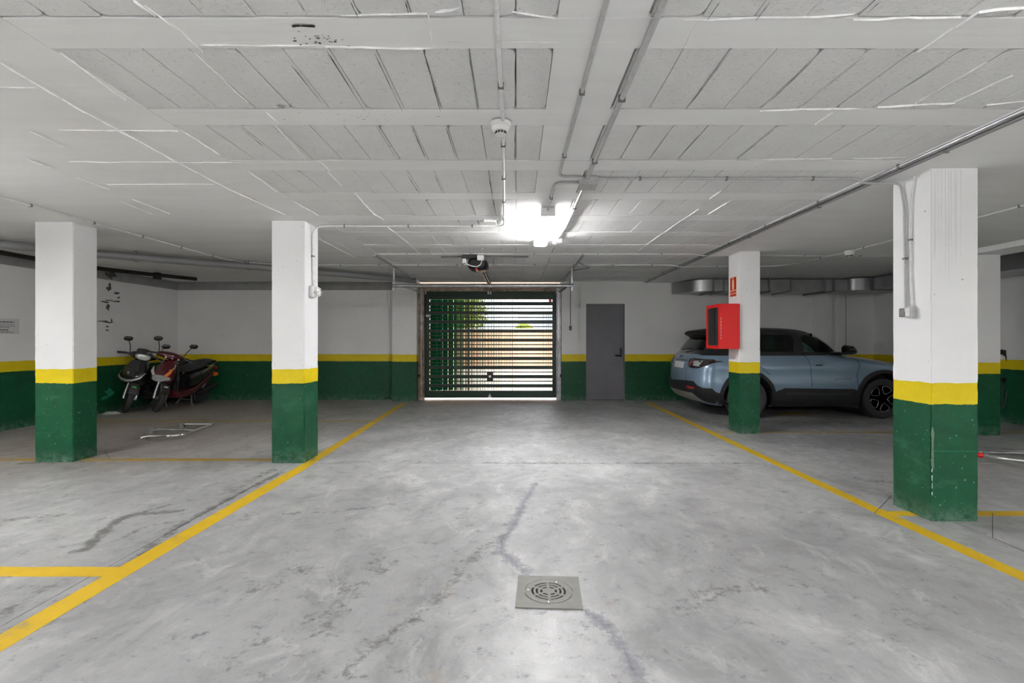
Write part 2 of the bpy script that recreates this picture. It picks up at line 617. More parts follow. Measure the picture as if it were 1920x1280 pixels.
def paint_line(p, q, wd, m=None, z=.0012):
    p, q = Vector((p[0], p[1], 0)), Vector((q[0], q[1], 0))
    t = (q - p)
    L = t.length
    t.normalize()
    nn = Vector((-t.y, t.x, 0)) * wd / 2
    bm = newbm()
    n = max(2, int(L / .12))
    prev = None
    for k in range(n + 1):
        c = p + t * (L * k / n)
        e1 = nn * (1 + random.uniform(-.035, .035))
        e2 = nn * (1 + random.uniform(-.035, .035))
        r = [bm.verts.new(c + e1 + Vector((0, 0, .0001))), bm.verts.new(c + e1 + Vector((0, 0, z))), bm.verts.new(c - e2 + Vector((0, 0, z))), bm.verts.new(c - e2 + Vector((0, 0, .0001)))]
        if prev:
            for s in range(3): bm.faces.new((prev[s], prev[s + 1], r[s + 1], r[s]))
        prev = r
    return obj('painted_line', bm, m or M['line'], floor)


L0, L1, L2 = fl(66, 1167), fl(565, 877), fl(757, 756)
d0 = (L1 - L0).normalized()
paint_line(L0 - d0 * 3.5, L1, .128)
paint_line(L1, L2, .115, z=.0011)
R0, R1, R2 = fl(1920, 1082), fl(1640, 955), fl(1213, 754)
d1 = (R1 - R0).normalized()
paint_line(R0 - d1 * 4, R1, .112)
paint_line(R1, R2, .105, z=.0011)


def hline(py, x0, x1, wd, m=None):
    D = H * F / (py - CY)
    paint_line((x0, D), (x1, D), wd, m, z=.0014)


hline(789, LEFT + .02, -2.22, .10, M['line_old'])
hline(861.5, LEFT + .02, -2.16, .11, M['line_old'])
hline(1071.5, LEFT + .02, -2.20, .115)
hline(810, 2.8, RIGHT - .02, .075, M['line_old'])
hline(962.5, 2.73, RIGHT - .02, .10, M['line'])
hline(775, 4.55, 5.15, .25, M['line_old'])
for p, q in (((1672, 928), (1640, 962)), ((1861, 962), (1861, 1008)), ((1861, 1008), (1935, 1040)), ((196, 844), (206, 862))):
    paint_line(fl(*p), fl(*q), .0045, M['joint_line'], z=.0018).name = 'floor_joint'

# ------------------------------------------------------------------ walls
def wallbox(name, lst, m=None, label=None):
    bm = newbm()
    for b in lst: bx(bm, *b)
    return tag(obj(name, bm, m or M['wall']), kind='structure')


WT = 2.75
SOFT = 10.55
wall_left = wallbox('wall_left', [(LEFT - .3, LEFT, FRONT - .3, 11.2, 0, WT)])
wall_right = wallbox('wall_right', [(RIGHT, RIGHT + .3, FRONT - .3, 11.2, 0, WT)])
wall_front = wallbox('wall_front', [(LEFT, RIGHT, FRONT - .3, FRONT, 0, WT)])
OL, OR_ = -2.085, .975
DX0, DX1, DZ = 1.517, 2.315, 2.045
wall_back = wallbox('wall_back', [(LEFT, -2.60, BACK, 11.2, 0, WT), (-2.60, OL, SOFT, 11.2, 0, WT), (OR_, 1.335, 10.66, 11.2, 0, WT),
                                  (1.335, DX0, 10.72, 11.2, 0, WT), (DX1, 5.0, 10.72, 11.2, 0, WT), (5.0, 6.34, 10.72, 11.2, 0, WT), (6.34, 6.72, 10.64, 11.2, 0, WT),
                                  (6.72, RIGHT, 10.72, 11.2, 0, WT), (DX0, DX1, 10.72, 11.2, DZ, WT)])
# grey concrete band along the top of the left and back-left walls
bm = newbm()
bx(bm, LEFT + .0005, LEFT + .012, FRONT + .01, BACK - .0005, 2.36, ZC - .001)
obj('top_band', bm, M['beam'], wall_left)
bm = newbm()
bx(bm, LEFT + .013, -2.605, BACK - .012, BACK - .0005, 2.36, ZC - .001)
obj('top_band', bm, M['beam'], wall_back)
# thin render seams on the right part of the back wall
for px in (1586, 1570):
    x = (px - CX) * 10.72 / F
    bm = newbm()
    bx(bm, x - .006, x + .006, 10.715, 10.7195, .99, 2.25)
    obj('render_seam', bm, M['beam'] if px == 1586 else M['ridge'], wall_back)


def blot(pts, name, parent, m, fn, th=.0012, jit=.25):
    """small irregular flat stain, pts=(a,b,ra,rb) ellipses in wall coordinates"""
    bm = newbm()
    for a, b, ra, rb in pts:
        vs = []
        n = 11
        for k in range(n):
            t = 2 * PI * k / n
            r = 1 + random.uniform(-jit, jit)
            vs.append(bm.verts.new(fn(a + ra * r * math.cos(t), b + rb * r * math.sin(t), th * (1 + .1 * random.random()))))
        bm.faces.new(vs)
    return obj(name, bm, m, parent)


M['mould'] = mat('mould_grey', (.10, .10, .10), .9, scale=60, var=.5)


def lw(px, py):
    D = LEFT * F / (px - CX)
    p = at(px, py, D)
    return p.y, p.z


st = []
for px, py, ra, rb in ((205, 517, .045, .05), (208, 511, .03, .05), (203, 541, .022, .045), (206, 535, .012, .05), (218, 549, .03, .018), (205, 563, .035, .012), (197, 566, .03, .012),
                       (202, 577, .02, .045), (219, 565, .035, .012), (222, 558, .012, .02), (192, 602, .06, .012), (202, 604, .05, .012), (209, 601, .01, .03), (201, 612, .012, .012), (200, 619, .02, .012)):
    y, z = lw(px, py)
    st.append((y, z, ra * 2.4, rb * 1.15))
blot(st, 'mould_stain', wall_left, M['mould'], lambda a, b, t: Vector((LEFT + t + .001 + (.012 if b > 2.34 else 0), a, b)), jit=.5)
M['scrape'] = mat('green_scrape', (.02, .24, .13), .5)
blot([lw(205, 735) + (.10, .07), lw(197, 745) + (.07, .04)], 'paint_scrape', wall_left, M['scrape'], lambda a, b, t: Vector((LEFT + t + .001, a, b)), jit=.4)

# service door in the back wall
door_1 = thing('door_1', 'plain grey steel service door with black lever handle right of the garage door', 'door', ((DX0 + DX1) / 2, 10.72, 0), kind='structure')
bm = newbm()
bx(bm, DX0 + .012, DX1 - .012, 10.735, 10.78, .012, DZ - .012, .002)
obj('door_leaf', bm, M['door_grey'], door_1)
bm = newbm()
bx(bm, DX0 - .012, DX0 + .010, 10.708, 10.80, 0, DZ + .0)
bx(bm, DX1 - .010, DX1 + .012, 10.708, 10.80, 0, DZ + .0)
bx(bm, DX0 - .012, DX1 + .012, 10.708, 10.80, DZ - .010, DZ + .014)
obj('door_frame', bm, M['door_grey'], door_1)
hx, hz = at(1164, 666, 10.73).x, at(1164, 666, 10.73).z
bm = newbm()
bx(bm, hx - .018, hx + .018, 10.722, 10.735, hz - .03, hz + .16, .006)
obj('lock_plate', bm, M['black'], door_1)
bm = newbm()
tube(bm, [(hx, 10.73, hz), (hx, 10.675, hz), (hx - .03, 10.67, hz), (hx - .13, 10.675, hz)], .011, 8)
obj('lever_handle', bm, M['black'], door_1, smooth=True)

# ------------------------------------------------------------------ ceiling
BXL, BXR = -2.28, 2.74
bm = newbm()
bx(bm, LEFT - .3, RIGHT + .3, FRONT - .3, 11.2, 2.556, 2.95)
ceiling = tag(obj('ceiling', bm, M['joint']), kind='structure')


def cpart(name, x0, x1, y0, y1, z0, m, z1=2.5555, nsub=0):
    bm = newbm()
    bx(bm, x0, x1, y0, y1, z0, z1)
    return obj(name, bm, m, ceiling)


cpart('ceiling_panel', LEFT, BXL - .006, FRONT, BACK, ZC, M['ceil'])
cpart('ceiling_panel', BXR + .05, RIGHT, FRONT, BACK - .01, 2.510, M['ceil'])
cpart('ceiling_panel', BXL, BXR + .045, FRONT, 1.0, ZC, M['ceil'])
cpart('ceiling_panel', BXL - .006, BXR + .05, 10.62, 11.2, 2.545, M['ceil'])
cpart('ceiling_edge_strip', BXR - .03, BXR + .05, 1.0, 10.62, 2.520, M['ceil'])
cpart('ceiling_edge_strip', BXL - .005, -1.99, 1.0, 10.62, ZC + .0005, M['ceil'])
PIT = .77
j0 = 1.17
rows = []
k = 0
while True:
    y0 = j0 + k * PIT
    if y0 > 10.5: break
    y1 = min(y0 + .20, 10.62)
    cpart('ceiling_joist', -1.985, BXR - .032, y0, y1, ZC + random.uniform(-.002, .001), M['ceil'])
    if y1 + .57 <= 10.62: rows.append((y1 + .002, y0 + PIT - .002))
    else: rows.append((y1 + .002, 10.618))
    k += 1
# the smooth strip under the two conduits
for (y0, y1) in rows:
    if y1 - y0 > .1: cpart('ceiling_screed', .162, .508, y0, y1, ZC + random.uniform(-.001, .002), M['ceil'])


def block_mesh(seed):
    rnd = random.Random(seed)
    bm = newbm()
    wx, wy = .0975, .281
    pts = []
    rc = .03
    corners = [(-wx, -wy, PI, 1.5 * PI), (wx, -wy, 1.5 * PI, 2 * PI), (wx, wy, 0, .5 * PI), (-wx, wy, .5 * PI, PI)]
    for cx, cy, a0, a1 in corners:
        r = rc * rnd.choice((.08, .1, .15, .3, 1.2))
        ox = cx - math.copysign(r, cx)
        oy = cy - math.copysign(r * 1.3, cy)
        for q in range(3):
            a = a0 + (a1 - a0) * q / 2
            pts.append((ox + r * math.cos(a) , oy + 1.3 * r * math.sin(a)))
    pts = [(x + rnd.uniform(-.0005, 0) * np.sign(x), y + rnd.uniform(-.006, .0) * np.sign(y)) for x, y in pts]
    A = [bm.verts.new((x, y, .02)) for x, y in pts]
    B = [bm.verts.new((x, y, .002)) for x, y in pts]
    E = [bm.verts.new((x * .965, y * .985, 0)) for x, y in pts]
    n = len(pts)
    for P_, Q_ in ((A, B), (B, E)):
        for q in range(n): bm.faces.new((P_[q], P_[(q + 1) % n], Q_[(q + 1) % n], Q_[q]))
    bm.faces.new(E)
    bmesh.ops.recalc_face_normals(bm, faces=bm.faces[:])
    me = bpy.data.meshes.new('ceiling_block')
    bm.to_mesh(me)
    bm.free()
    me.materials.append(M['block'])
    return me


bms = [block_mesh(s) for s in range(8)]
nblk = 0
for (y0, y1) in rows:
    L = y1 - y0
    if L < .15: continue
    xs_ = [(-1.985 - .2 + 1.985, .2)[0] * 0 + (-1.9 + .2 * q, .2)[0] for q in range(10)] + [.081] + [.62 + .2 * q for q in range(11)]
    for q, x in enumerate(xs_):
        if y1 < 1.6 and abs(x) > 1.9: continue
        o = bpy.data.objects.new('ceiling_block', random.choice(bms))
        COL.objects.link(o)
        o.parent = ceiling
        wsc = (.2 if q != 10 else .16) / .1965
        o.location = (x, (y0 + y1) / 2, ZC + random.uniform(-.0005, .003))
        o.scale = (random.choice((1, -1)) * wsc * random.uniform(.985, 1.0), random.choice((1, -1)) * L / .567, 1)
        nblk += 1

# plaster smeared over some joints, and rough ridges left by the formwork
def ridge(p, q, wd=.012, h=.006, name='plaster_ridge', zz=ZC):
    p, q = Vector((p[0], p[1], zz)), Vector((q[0], q[1], zz))
    t = q - p
    L = t.length
    t.normalize()
    nn = Vector((-t.y, t.x, 0))
    n = max(3, int(L / .05))
    bm = newbm()
    prev = None
    off = 0
    for k in range(n + 1):
        off = off * .6 + random.uniform(-.004, .004)
        w_ = .7 * wd * random.uniform(.35, 1.2) * (.4 if k in (0, n) else 1)
        h_ = h * random.uniform(.4, 1.2)
        c = p + t * (L * k / n) + nn * off
        r = [bm.verts.new(c - nn * w_ / 2 + Vector((0, 0, .002))), bm.verts.new(c - Vector((0, 0, h_))), bm.verts.new(c + nn * w_ / 2 + Vector((0, 0, .002)))]
        if prev:
            bm.faces.new((prev[0], prev[1], r[1], r[0]))
            bm.faces.new((prev[1], prev[2], r[2], r[1]))
            bm.faces.new((prev[2], prev[0], r[0], r[2]))
        else: bm.faces.new(r)
        prev = r
    bm.faces.new(prev[::-1])
    return obj(name, bm, M['ridge'], ceiling, smooth=False)


def rpx(a, b, wd=.012, h=.006):
    ridge(ce(*a), ce(*b), wd, h)


for a, b, wd, h in (((0, 117), (160, 210), .014, .007), ((160, 210), (330, 302), .016, .008), ((330, 302), (430, 355), .013, .006), ((430, 355), (535, 402), .013, .006),
                    ((112, 98), (150, 125), .01, .004), ((150, 125), (235, 187), .009, .004), ((270, 10), (330, 55), .012, .006), ((322, 42), (382, 97), .016, .009),
                    ((250, 0), (290, 30), .012, .006), ((375, 83), (610, 85), .010, .007), ((610, 85), (815, 90), .012, .008), ((804, 28), (814, 90), .014, .008),
                    ((0, 163), (66, 163), .01, .004), ((110, 243), (335, 245), .012, .006), ((130, 303), (380, 304), .010, .004), ((380, 304), (600, 304), .01, .004),
                    ((200, 345), (400, 345), .010, .004), ((55, 245), (130, 280), .01, .005), ((50, 298), (110, 320), .013, .006), ((145, 333), (205, 355), .014, .006),
                    ((248, 373), (318, 400), .014, .006), ((220, 375), (285, 401), .01, .004), ((338, 243), (412, 290), .010, .005), ((465, 320), (520, 360), .010, .005),
                    ((500, 210), (522, 230), .012, .006), ((515, 235), (575, 300), .012, .006), ((598, 300), (618, 320), .012, .006), ((613, 322), (640, 348), .01, .005),
                    ((665, 362), (700, 400), .012, .007), ((700, 400), (720, 412), .02, .007), ((720, 420), (760, 450), .014, .006), ((760, 450), (790, 478), .014, .006),
                    ((552, 378), (600, 405), .008, .004), ((598, 447), (668, 484), .018, .006), ((365, 98), (465, 192), .009, .004),
                    ((1280, 36), (1515, 32), .012, .005), ((1515, 32), (1600, 28), .010, .005), ((1600, 35), (1800, 32), .012, .006), ((1720, 96), (1790, 50), .020, .009),
                    ((1790, 50), (1835, 22), .012, .007), ((1835, 22), (1920, 14), .016, .008), ((1425, 207), (1560, 203), .012, .006), ((1560, 203), (1605, 203), .01, .005),
                    ((1645, 201), (1790, 193), .014, .007), ((1715, 195), (1850, 115), .012, .005), ((1528, 233), (1560, 210), .015, .007), ((1405, 299), (1560, 297), .01, .005),
                    ((1410, 316), (1450, 298), .012, .005), ((1600, 297), (1700, 295), .01, .004), ((1310, 36), (1280, 92), .008, .004), ((1330, 372), (1352, 358), .012, .006),
                    ((1328, 401), (1362, 380), .010, .006), ((1280, 413), (1310, 392), .014, .006), ((1196, 470), (1290, 404), .016, .006),
                    ((800, 24), (640, 30), .008, .005), ((960, 22), (1040, 33), .010, .006), ((815, 22), (862, 14), .012, .007), ((1790, 190), (1900, 140), .012, .006),
                    ((1850, 196), (1920, 190), .010, .006), ((840, 77), (1195, 79), .008, .003), ((1100, 77), (1200, 78), .008, .003)):
    rpx(a, b, wd, h)
# a broken patch of block edge with dark holes
blot([(ce(575, 46).x, ce(575, 46).y, .055, .006), (ce(556, 45).x, ce(556, 45).y, .018, .010)], 'broken_edge', ceiling, M['void'], lambda a, b, t: Vector((a, b, ZC - .006 - t)), jit=.5)
blot([(ce(548, 60).x + random.uniform(-.02, .2), ce(548, 68).y + random.uniform(-.04, .06), random.uniform(.002, .008), random.uniform(.0015, .005)) for q in range(26)],
     'pitted_hole', ceiling, M['void'], lambda a, b, t: Vector((a, b, ZC - .003 - t)), jit=.5)
blot([(ce(700, 214).x + random.gauss(0, .17), ce(700, 219).y + random.uniform(-.06, .05), random.uniform(.002, .008), random.uniform(.0015, .005)) for q in range(26)],
     'pitted_hole', ceiling, M['joint'], lambda a, b, t: Vector((a, b, ZC - .003 - t)), jit=.5)
blot([(ce(526, 199).x, ce(526, 199).y, .018, .02)], 'pitted_hole', ceiling, M['joint'], lambda a, b, t: Vector((a, b, ZC - .005 - t)), jit=.5)
# dark open joints
for a, b in (((702, 97), (755, 208)), ((797, 103), (826, 207)), ((612, 92), (685, 208)), ((545, 118), (605, 193)), ((879, 98), (896, 207)), ((771, 232), (798, 296)), ((836, 236), (855, 297)), ((704, 232), (744, 296)),
             ((1369, 95), (1293, 195)), ((1527, 108), (1441, 191)), ((1621, 102), (1495, 204)), ((1778, 110), (1640, 197)), ((1453, 239), (1383, 296)), ((1316, 246), (1268, 298)), ((1252, 248), (1216, 298)),
             ((1350, 0), (1325, 36)), ((1445, 0), (1416, 37)), ((1650, 0), (1625, 23)), ((657, 0), (672, 31)), ((760, 0), (766, 22)), ((966, 98), (966, 204)), ((965, 240), (965, 300)), ((452, 238), (494, 273)), ((560, 0), (570, 18)),
             ((763, 325), (787, 363)), ((816, 329), (830, 360)), ((917, 333), (927, 388)), ((1190, 330), (1168, 360))):
    p, q = ce(*a), ce(*b)
    bm = newbm()
    t = (q - p).normalized() if p.y < q.y else (p - q).normalized()
    nn = Vector((t.y, -t.x, 0)) * random.uniform(.0012, .0024)
    vs = []
    dn = Vector((0, 0, -.0065))
    for sgn in (-1, 1):
        for e in (p, q): vs.append(e)
    n = 7
    left_, right_ = [], []
    for k_ in range(n + 1):
        c = p.lerp(q, k_ / n)
        wv = random.uniform(.35, 1.2) * (0.2 if k_ in (0, n) else 1)
        left_.append(bm.verts.new(c + dn - nn * wv))
        right_.append(bm.verts.new(c + dn + nn * wv))
    for k_ in range(n): bm.faces.new((left_[k_], left_[k_ + 1], right_[k_ + 1], right_[k_]))
    obj('open_joint', bm, M['void'], ceiling)
# shallow beam at the right wall
wallbox('trim_1', [(6.15, 6.62, FRONT, 8.0, 2.44, 2.5095)], M['ceil'])

# ------------------------------------------------------------------ columns
def column(x0, x1, y0, y1, top, label):
    bm = newbm()
    bx(bm, x0, x1, y0, y1, 0, top)
    es = [e for e in bm.edges if abs(e.verts[0].co.z - e.verts[1].co.z) > 1]
    bmesh.ops.subdivide_edges(bm, edges=es, cuts=46, use_grid_fill=True)
    es = [e for e in bm.edges if abs(e.verts[0].co.z - e.verts[1].co.z) > .01]
    for v in bm.verts:
        if .02 < v.co.z < 1.4:
            v.co.x += random.uniform(-.0022, .0022)
            v.co.y += random.uniform(-.0022, .0022)
    bmesh.ops.bevel(bm, geom=es, offset=.006, segments=2, affect='EDGES')
    o = obj('concrete_column', bm, M['column'])
    o.location = (0, 0, 0)
    tag(o, label, 'column', kind='structure')
    return o


colB = column(-2.556, -2.212, 5.25, 5.61, ZC + .012, 'square painted column left of the driveway with a round switch on its side')
colA = column(-5.08, -4.675, 5.295, 5.60, ZC + .012, 'square painted column at far left in front of the scooters')
colR = column(2.955, 3.292, 3.567, 3.93, 2.512, 'largest square painted column, right foreground, with two switches on its side')
colC = column(3.069, 3.36, 6.89, 7.23, 2.512, 'square painted column carrying the red hose cabinet, in front of the blue car')
colE = column(6.18, 6.55, 6.77, 7.12, 2.442, 'dim painted column half hidden behind the largest column')
# chipped corner of the big column
blot([(2.957, .20 + .055 * q, .003, .016) for q in range(6)], 'chipped_corner', colR, M['ridge'], lambda a, b, t: Vector((a - .0005 + random.uniform(0, .003), 3.5635 - t, b)), jit=.6)
blot([(2.962, .42 + .07 * q, .010, .045) for q in range(4)], 'worn_corner', colR, mat('worn_paint', (.13, .20, .13), .6), lambda a, b, t: Vector((a, 3.5635 - t, b)), jit=.4)
bm = newbm()
tube(bm, [(2.957, 3.5635, .50), (3.1, 3.5632, .501), (3.29, 3.5635, .50)], .0016, 5)
obj('scratch', bm, M['scrape'], colR)
for q in range(9):
    x = 2.985 + q * .022 + random.uniform(-.006, .006)
    z0 = random.uniform(1.7, 2.15)
    bm = newbm()
    tube(bm, [(x, 3.5652, z0), (x + .002, 3.565, (z0 + 2.5) / 2), (x, 3.565, 2.5)], [.0008, .0018, .0022], 5)
    obj('paint_drip', bm, M['column'], colR)

# ------------------------------------------------------------------ conduits and pipes
def clipbox(p, r, ax, parent, m=None):
    bm = newbm()
    a = r + .004
    ln = .007
    if ax == 'x': bx(bm, p.x - ln, p.x + ln, p.y - a, p.y + a, p.z - a, p.z + a)
    elif ax == 'y': bx(bm, p.x - a, p.x + a, p.y - ln, p.y + ln, p.z - a, p.z + a)
    else: bx(bm, p.x - a, p.x + a, p.y - a, p.y + a, p.z - ln, p.z + ln)
    return obj('pipe_clip', bm, m or M['clip'], parent)


def conduit(name, label, cat, pts, r, m, clips=None, br=.07, seg=10, cm=None):
    pts = [Vector(p) for p in pts]
    c = thing(name, label, cat, pts[0])
    bm = newbm()
    tube(bm, bend(pts, br), r, seg)
    obj('pipe', bm, m, c, smooth=True, auto=50)
    if clips:
        for a, b in zip(pts[:-1], pts[1:]):
            d = b - a
            L = d.length
            if L < .5: continue
            ax = 'x' if abs(d.x) > max(abs(d.y), abs(d.z)) else ('y' if abs(d.y) > abs(d.z) else 'z')
            n = max(1, int(L / clips))
            for q in range(n): clipbox(a + d * ((q + .5) / n), r, ax, c, cm)
    return c


def zc(r, z=ZC): return z - .004 - r


r = .0105
z = zc(r)
conduit('electrical_conduit', 'thin pale conduit passing the round smoke detector, then turning to the left column switch', 'conduit',
        [(-.072, 1.2, z), (-.072, 2.84, z), (-.125, 5.42, z), (-2.196, 5.42, z), (-2.196, 5.44, 1.87)], r, M['conduit_w'], .62, .12)
r = .0095
z = zc(r)
conduit('electrical_conduit', 'left one of the two grey conduits side by side, bending right to the junction box', 'conduit',
        [(.335, 1.2, z), (.325, 3.79, z), (.50, 3.79, z)], r, M['conduit'], .8, .09)
r = .0135
z = zc(r)
conduit('electrical_conduit', 'thicker right one of the two grey conduits, passing the junction box towards the lamp', 'conduit',
        [(.535, 1.2, z), (.545, 3.9, z), (.545, 5.4, z), (.50, 6.12, z)], r, M['conduit'], .8, .1)
r = .0095
z = zc(r)
conduit('electrical_conduit', 'short grey conduit curving from the junction box to the lit lamp', 'conduit',
        [(.50, 3.93, z), (.312, 3.93, z), (.300, 4.70, z - .02)], r, M['conduit'], .5, .09)
conduit('electrical_conduit', 'grey conduit from the junction box across to the big right column and down it', 'conduit',
        [(.62, 3.83, z), (2.60, 3.83, z), (2.66, 3.83, z - .035), (2.82, 3.83, z - .035), (2.938, 3.83, z - .035), (2.938, 3.79, 2.3), (2.938, 3.775, 1.505)], .0095, M['conduit'], .6, .05)
conduit('electrical_conduit', 'thin second conduit beside the first on the side of the big right column', 'conduit',
        [(2.941, 3.70, 2.50), (2.941, 3.735, 2.32), (2.941, 3.735, 1.75), (2.941, 3.715, 1.50)], .007, M['conduit_w'], .6, .05)
z = zc(.014)
conduit('electrical_conduit', 'thick conduit along the ceiling edge left of the big right column', 'conduit', [(2.722, 1.2, z), (2.705, 10.6, z)], .0135, M['galv'], .9, seg=12)
conduit('electrical_conduit', 'thinner dark conduit hugging the thick one along the right ceiling edge', 'conduit', [(2.762, 1.2, 2.503), (2.75, 10.6, 2.503)], .0115, M['conduit_g'], 1.2)
z = zc(.009)
zr = 2.510 - .012
conduit('electrical_conduit', 'white conduit looping around the far ceiling from the left bays to the right bays', 'conduit',
        [(-4.45, 1.5, z), (-4.45, 7.7, z), (-4.1, 8.15, z), (-3.2, 8.24, z), (2.55, 8.24, z), (2.70, 8.24, z - .035), (3.0, 8.24, zr), (4.25, 8.24, zr), (4.45, 7.9, zr), (4.56, 6.9, zr), (4.56, 1.5, zr)], .0085, M['conduit_w'], .62, .25)
conduit('electrical_conduit', 'thin pale conduit crossing above the door motor and on towards the right bays', 'conduit',
        [(-2.02, 7.2, zc(.006)), (2.55, 7.2, zc(.006)), (2.70, 7.2, 2.495), (2.95, 7.2, 2.50), (7.0, 7.28, 2.50)], .0055, M['conduit_w'], .8)
# large service pipes in the left bay
zp = 2.44
pA = [(-7.1, 5.2, zp), ce(0, 457, zp), ce(182, 476, zp), ce(300, 486, zp), ce(420, 495.5, zp), ce(509, 502.5, zp), ce(597, 510.5, zp), ce(700, 519, zp), ce(778, 526, zp)]
cA = conduit('service_pipe', 'fat grey drain pipe hanging under the ceiling across the left bay', 'pipe', pA, .052, M['conduit_g'], None, .4, 14)
for q in (2.6, 4.5):
    i = int(q)
    p = Vector(pA[i]).lerp(Vector(pA[i + 1]), q - i)
    bm = newbm()
    bx(bm, p.x - .012, p.x + .012, p.y - .058, p.y + .058, p.z - .058, p.z + .058, .01)
    bx(bm, p.x - .006, p.x + .006, p.y - .006, p.y + .006, p.z + .05, ZC)
    obj('hanger', bm, M['clip'], cA)
pB = [Vector(p) + Vector((-.1, .26, .045)) for p in pA]
pB[-1] = Vector(pA[-1]) + Vector((-.15, .15, .03))
conduit('service_pipe', 'thinner grey pipe behind the fat drain pipe in the left bay', 'pipe', pB, .032, M['conduit_g'], None, .4, 12)
pK = [(-6.95, 4.0, 2.46), (-6.93, 6.3, 2.46), ce(0, 473, 2.46), ce(60, 484, 2.46), ce(182, 503, 2.46), ce(290, 515, 2.46), ce(368, 523, 2.46)]
cK = conduit('service_pipe', 'black lagged pipe ending above the parked scooters near the left wall', 'pipe', pK, .034, M['blackpipe'], None, .3, 12)
bm = newbm()
p = ce(295, 517, 2.46)
bx(bm, p.x - .05, p.x + .05, p.y - .06, p.y + .06, p.z - .06, p.z + .06, .02)
obj('pipe_joint', bm, M['blackpipe'], cK)


def jbox(label, x0, x1, y0, y1, z0, z1, m):
    t = thing('junction_box', label, 'junction box', ((x0 + x1) / 2, (y0 + y1) / 2, z0))
    bm = newbm()
    bx(bm, x0, x1, y0, y1, z0 + .012, z1, .006)
    obj('box_base', bm, m, t)
    bm = newbm()
    bx(bm, x0 - .002, x1 + .002, y0 - .002, y1 + .002, z0, z0 + .011, .003)
    obj('lid', bm, m, t)
    for sx in (x0 + .012, x1 - .012):
        bm = newbm()
        lathe(bm, [(.004, z0 - .0015), (.004, z0)], (sx, y0 + .012, 0), seg=8)
        obj('screw', bm, M['clip'], t)
    return t


jbox('grey junction box where the two long ceiling conduits meet', .495, .625, 3.80, 3.96, 2.47, ZC - .001, M['conduit'])
p = at(1044, 452, 6.13)
jbox('small white junction box beside the far end of the lit lamp', p.x - .045, p.x + .055, 6.08, 6.19, 2.475, ZC - .001, M['white_pl'])
p = ce(912, 409)
jbox('small white box on the ceiling beside the conduit bend', -.33, -.20, 5.15, 5.26, 2.50, ZC - .001, M['white_pl'])


def detector(label, x, y, zt, s=1.0):
    t = thing('smoke_detector', label, 'smoke detector', (x, y, zt))
    bm = newbm()
    lathe(bm, [(.045 * s, zt), (.056 * s, zt - .004), (.055 * s, zt - .024 * s), (.050 * s, zt - .027 * s)], (x, y, 0), seg=32)
    obj('detector_base', bm, M['white_pl'], t, smooth=True, auto=35)
    bm = newbm()
    lathe(bm, [(.050 * s, zt - .026 * s), (.047 * s, zt - .040 * s), (.038 * s, zt - .052 * s), (.028 * s, zt - .054 * s)], (x, y, 0), seg=32)
    obj('detector_head', bm, M['white_pl'], t, smooth=True, auto=35)
    bm = newbm()
    lathe(bm, [(.030 * s, zt - .066 * s), (.028 * s, zt - .070 * s), (.012, zt - .071 * s), (0.0001, zt - .071 * s)], (x, y, 0), seg=24)
    lathe(bm, [(.014 * s, zt - .05 * s), (.014 * s, zt - .068 * s)], (x, y, 0), seg=12)
    obj('sensor_cap', bm, M['white_pl'], t, smooth=True, auto=35)
    for q in range(10):
        a = 2 * PI * q / 10
        bm = newbm()
        cxx, cyy = x + .0275 * s * math.cos(a), y + .0275 * s * math.sin(a)
        bx(bm, cxx - .0032 * s, cxx + .0032 * s, cyy - .0032 * s, cyy + .0032 * s, zt - .066 * s, zt - .052 * s)
        obj('vent_slot', bm, M['black'], t)
    return t


detector('round white smoke detector on the middle conduit of the ceiling', -.086, 2.86, ZC - .004, 1.05)
detector('small smoke detector on the conduit of the right bays', 4.56, 6.85, 2.508, 1.2)

# round socket on column B
t = thing('wall_switch', 'round grey and white switch box on the side of the left column', 'switch', (-2.212, 5.44, 1.79))
bm = newbm()
bx(bm, -2.2115, -2.165, 5.35, 5.47, 1.745, 1.875, .02, 3)
obj('switch_box', bm, M['conduit_w'], t, smooth=True, auto=40)
bm = newbm()
lathe(bm, [(.052, -2.17), (.052, -2.14), (.04, -2.13), (.0001, -2.13)], (0, 5.44, 1.81), 'X', 20)
obj('switch_dial', bm, M['white_pl'], t, smooth=True, auto=40)
for q in range(6):
    a = q * PI / 3
    bm = newbm()
    lathe(bm, [(.008, -2.14), (.008, -2.122)], (0, 5.44 + .04 * math.cos(a), 1.81 + .04 * math.sin(a)), 'X', 8)
    obj('dial_lug', bm, M['white_pl'], t)
bm = newbm()
lathe(bm, [(.007, -2.166), (.007, -2.163)], (0, 5.385, 1.80), 'X', 8)
obj('screw', bm, M['black'], t)

# two boxes on column R
def facebox(name, label, cat, y0, y1, z0, z1, dep, m, m2, x=2.9545):
    t = thing(name, label, cat, (x, (y0 + y1) / 2, z0))
    bm = newbm()
    bx(bm, x - dep, x, y0, y1, z0, z1, .006)
    obj('switch_box', bm, m, t)
    bm = newbm()
    bx(bm, x - dep - .004, x - dep, y0 + .012, y1 - .012, z0 + .012, z1 - .014, .002)
    obj('rocker', bm, m2, t)
    return t


facebox('wall_switch', 'dark grey light switch on the side of the big right column', 'switch', 3.765, 3.845, 1.465, 1.53, .018, M['clip'], M['conduit_g'])
facebox('wall_switch', 'pale grey push switch box beside the dark one on the big right column', 'switch', 3.69, 3.755, 1.455, 1.54, .042, M['conduit'], M['conduit_w'])

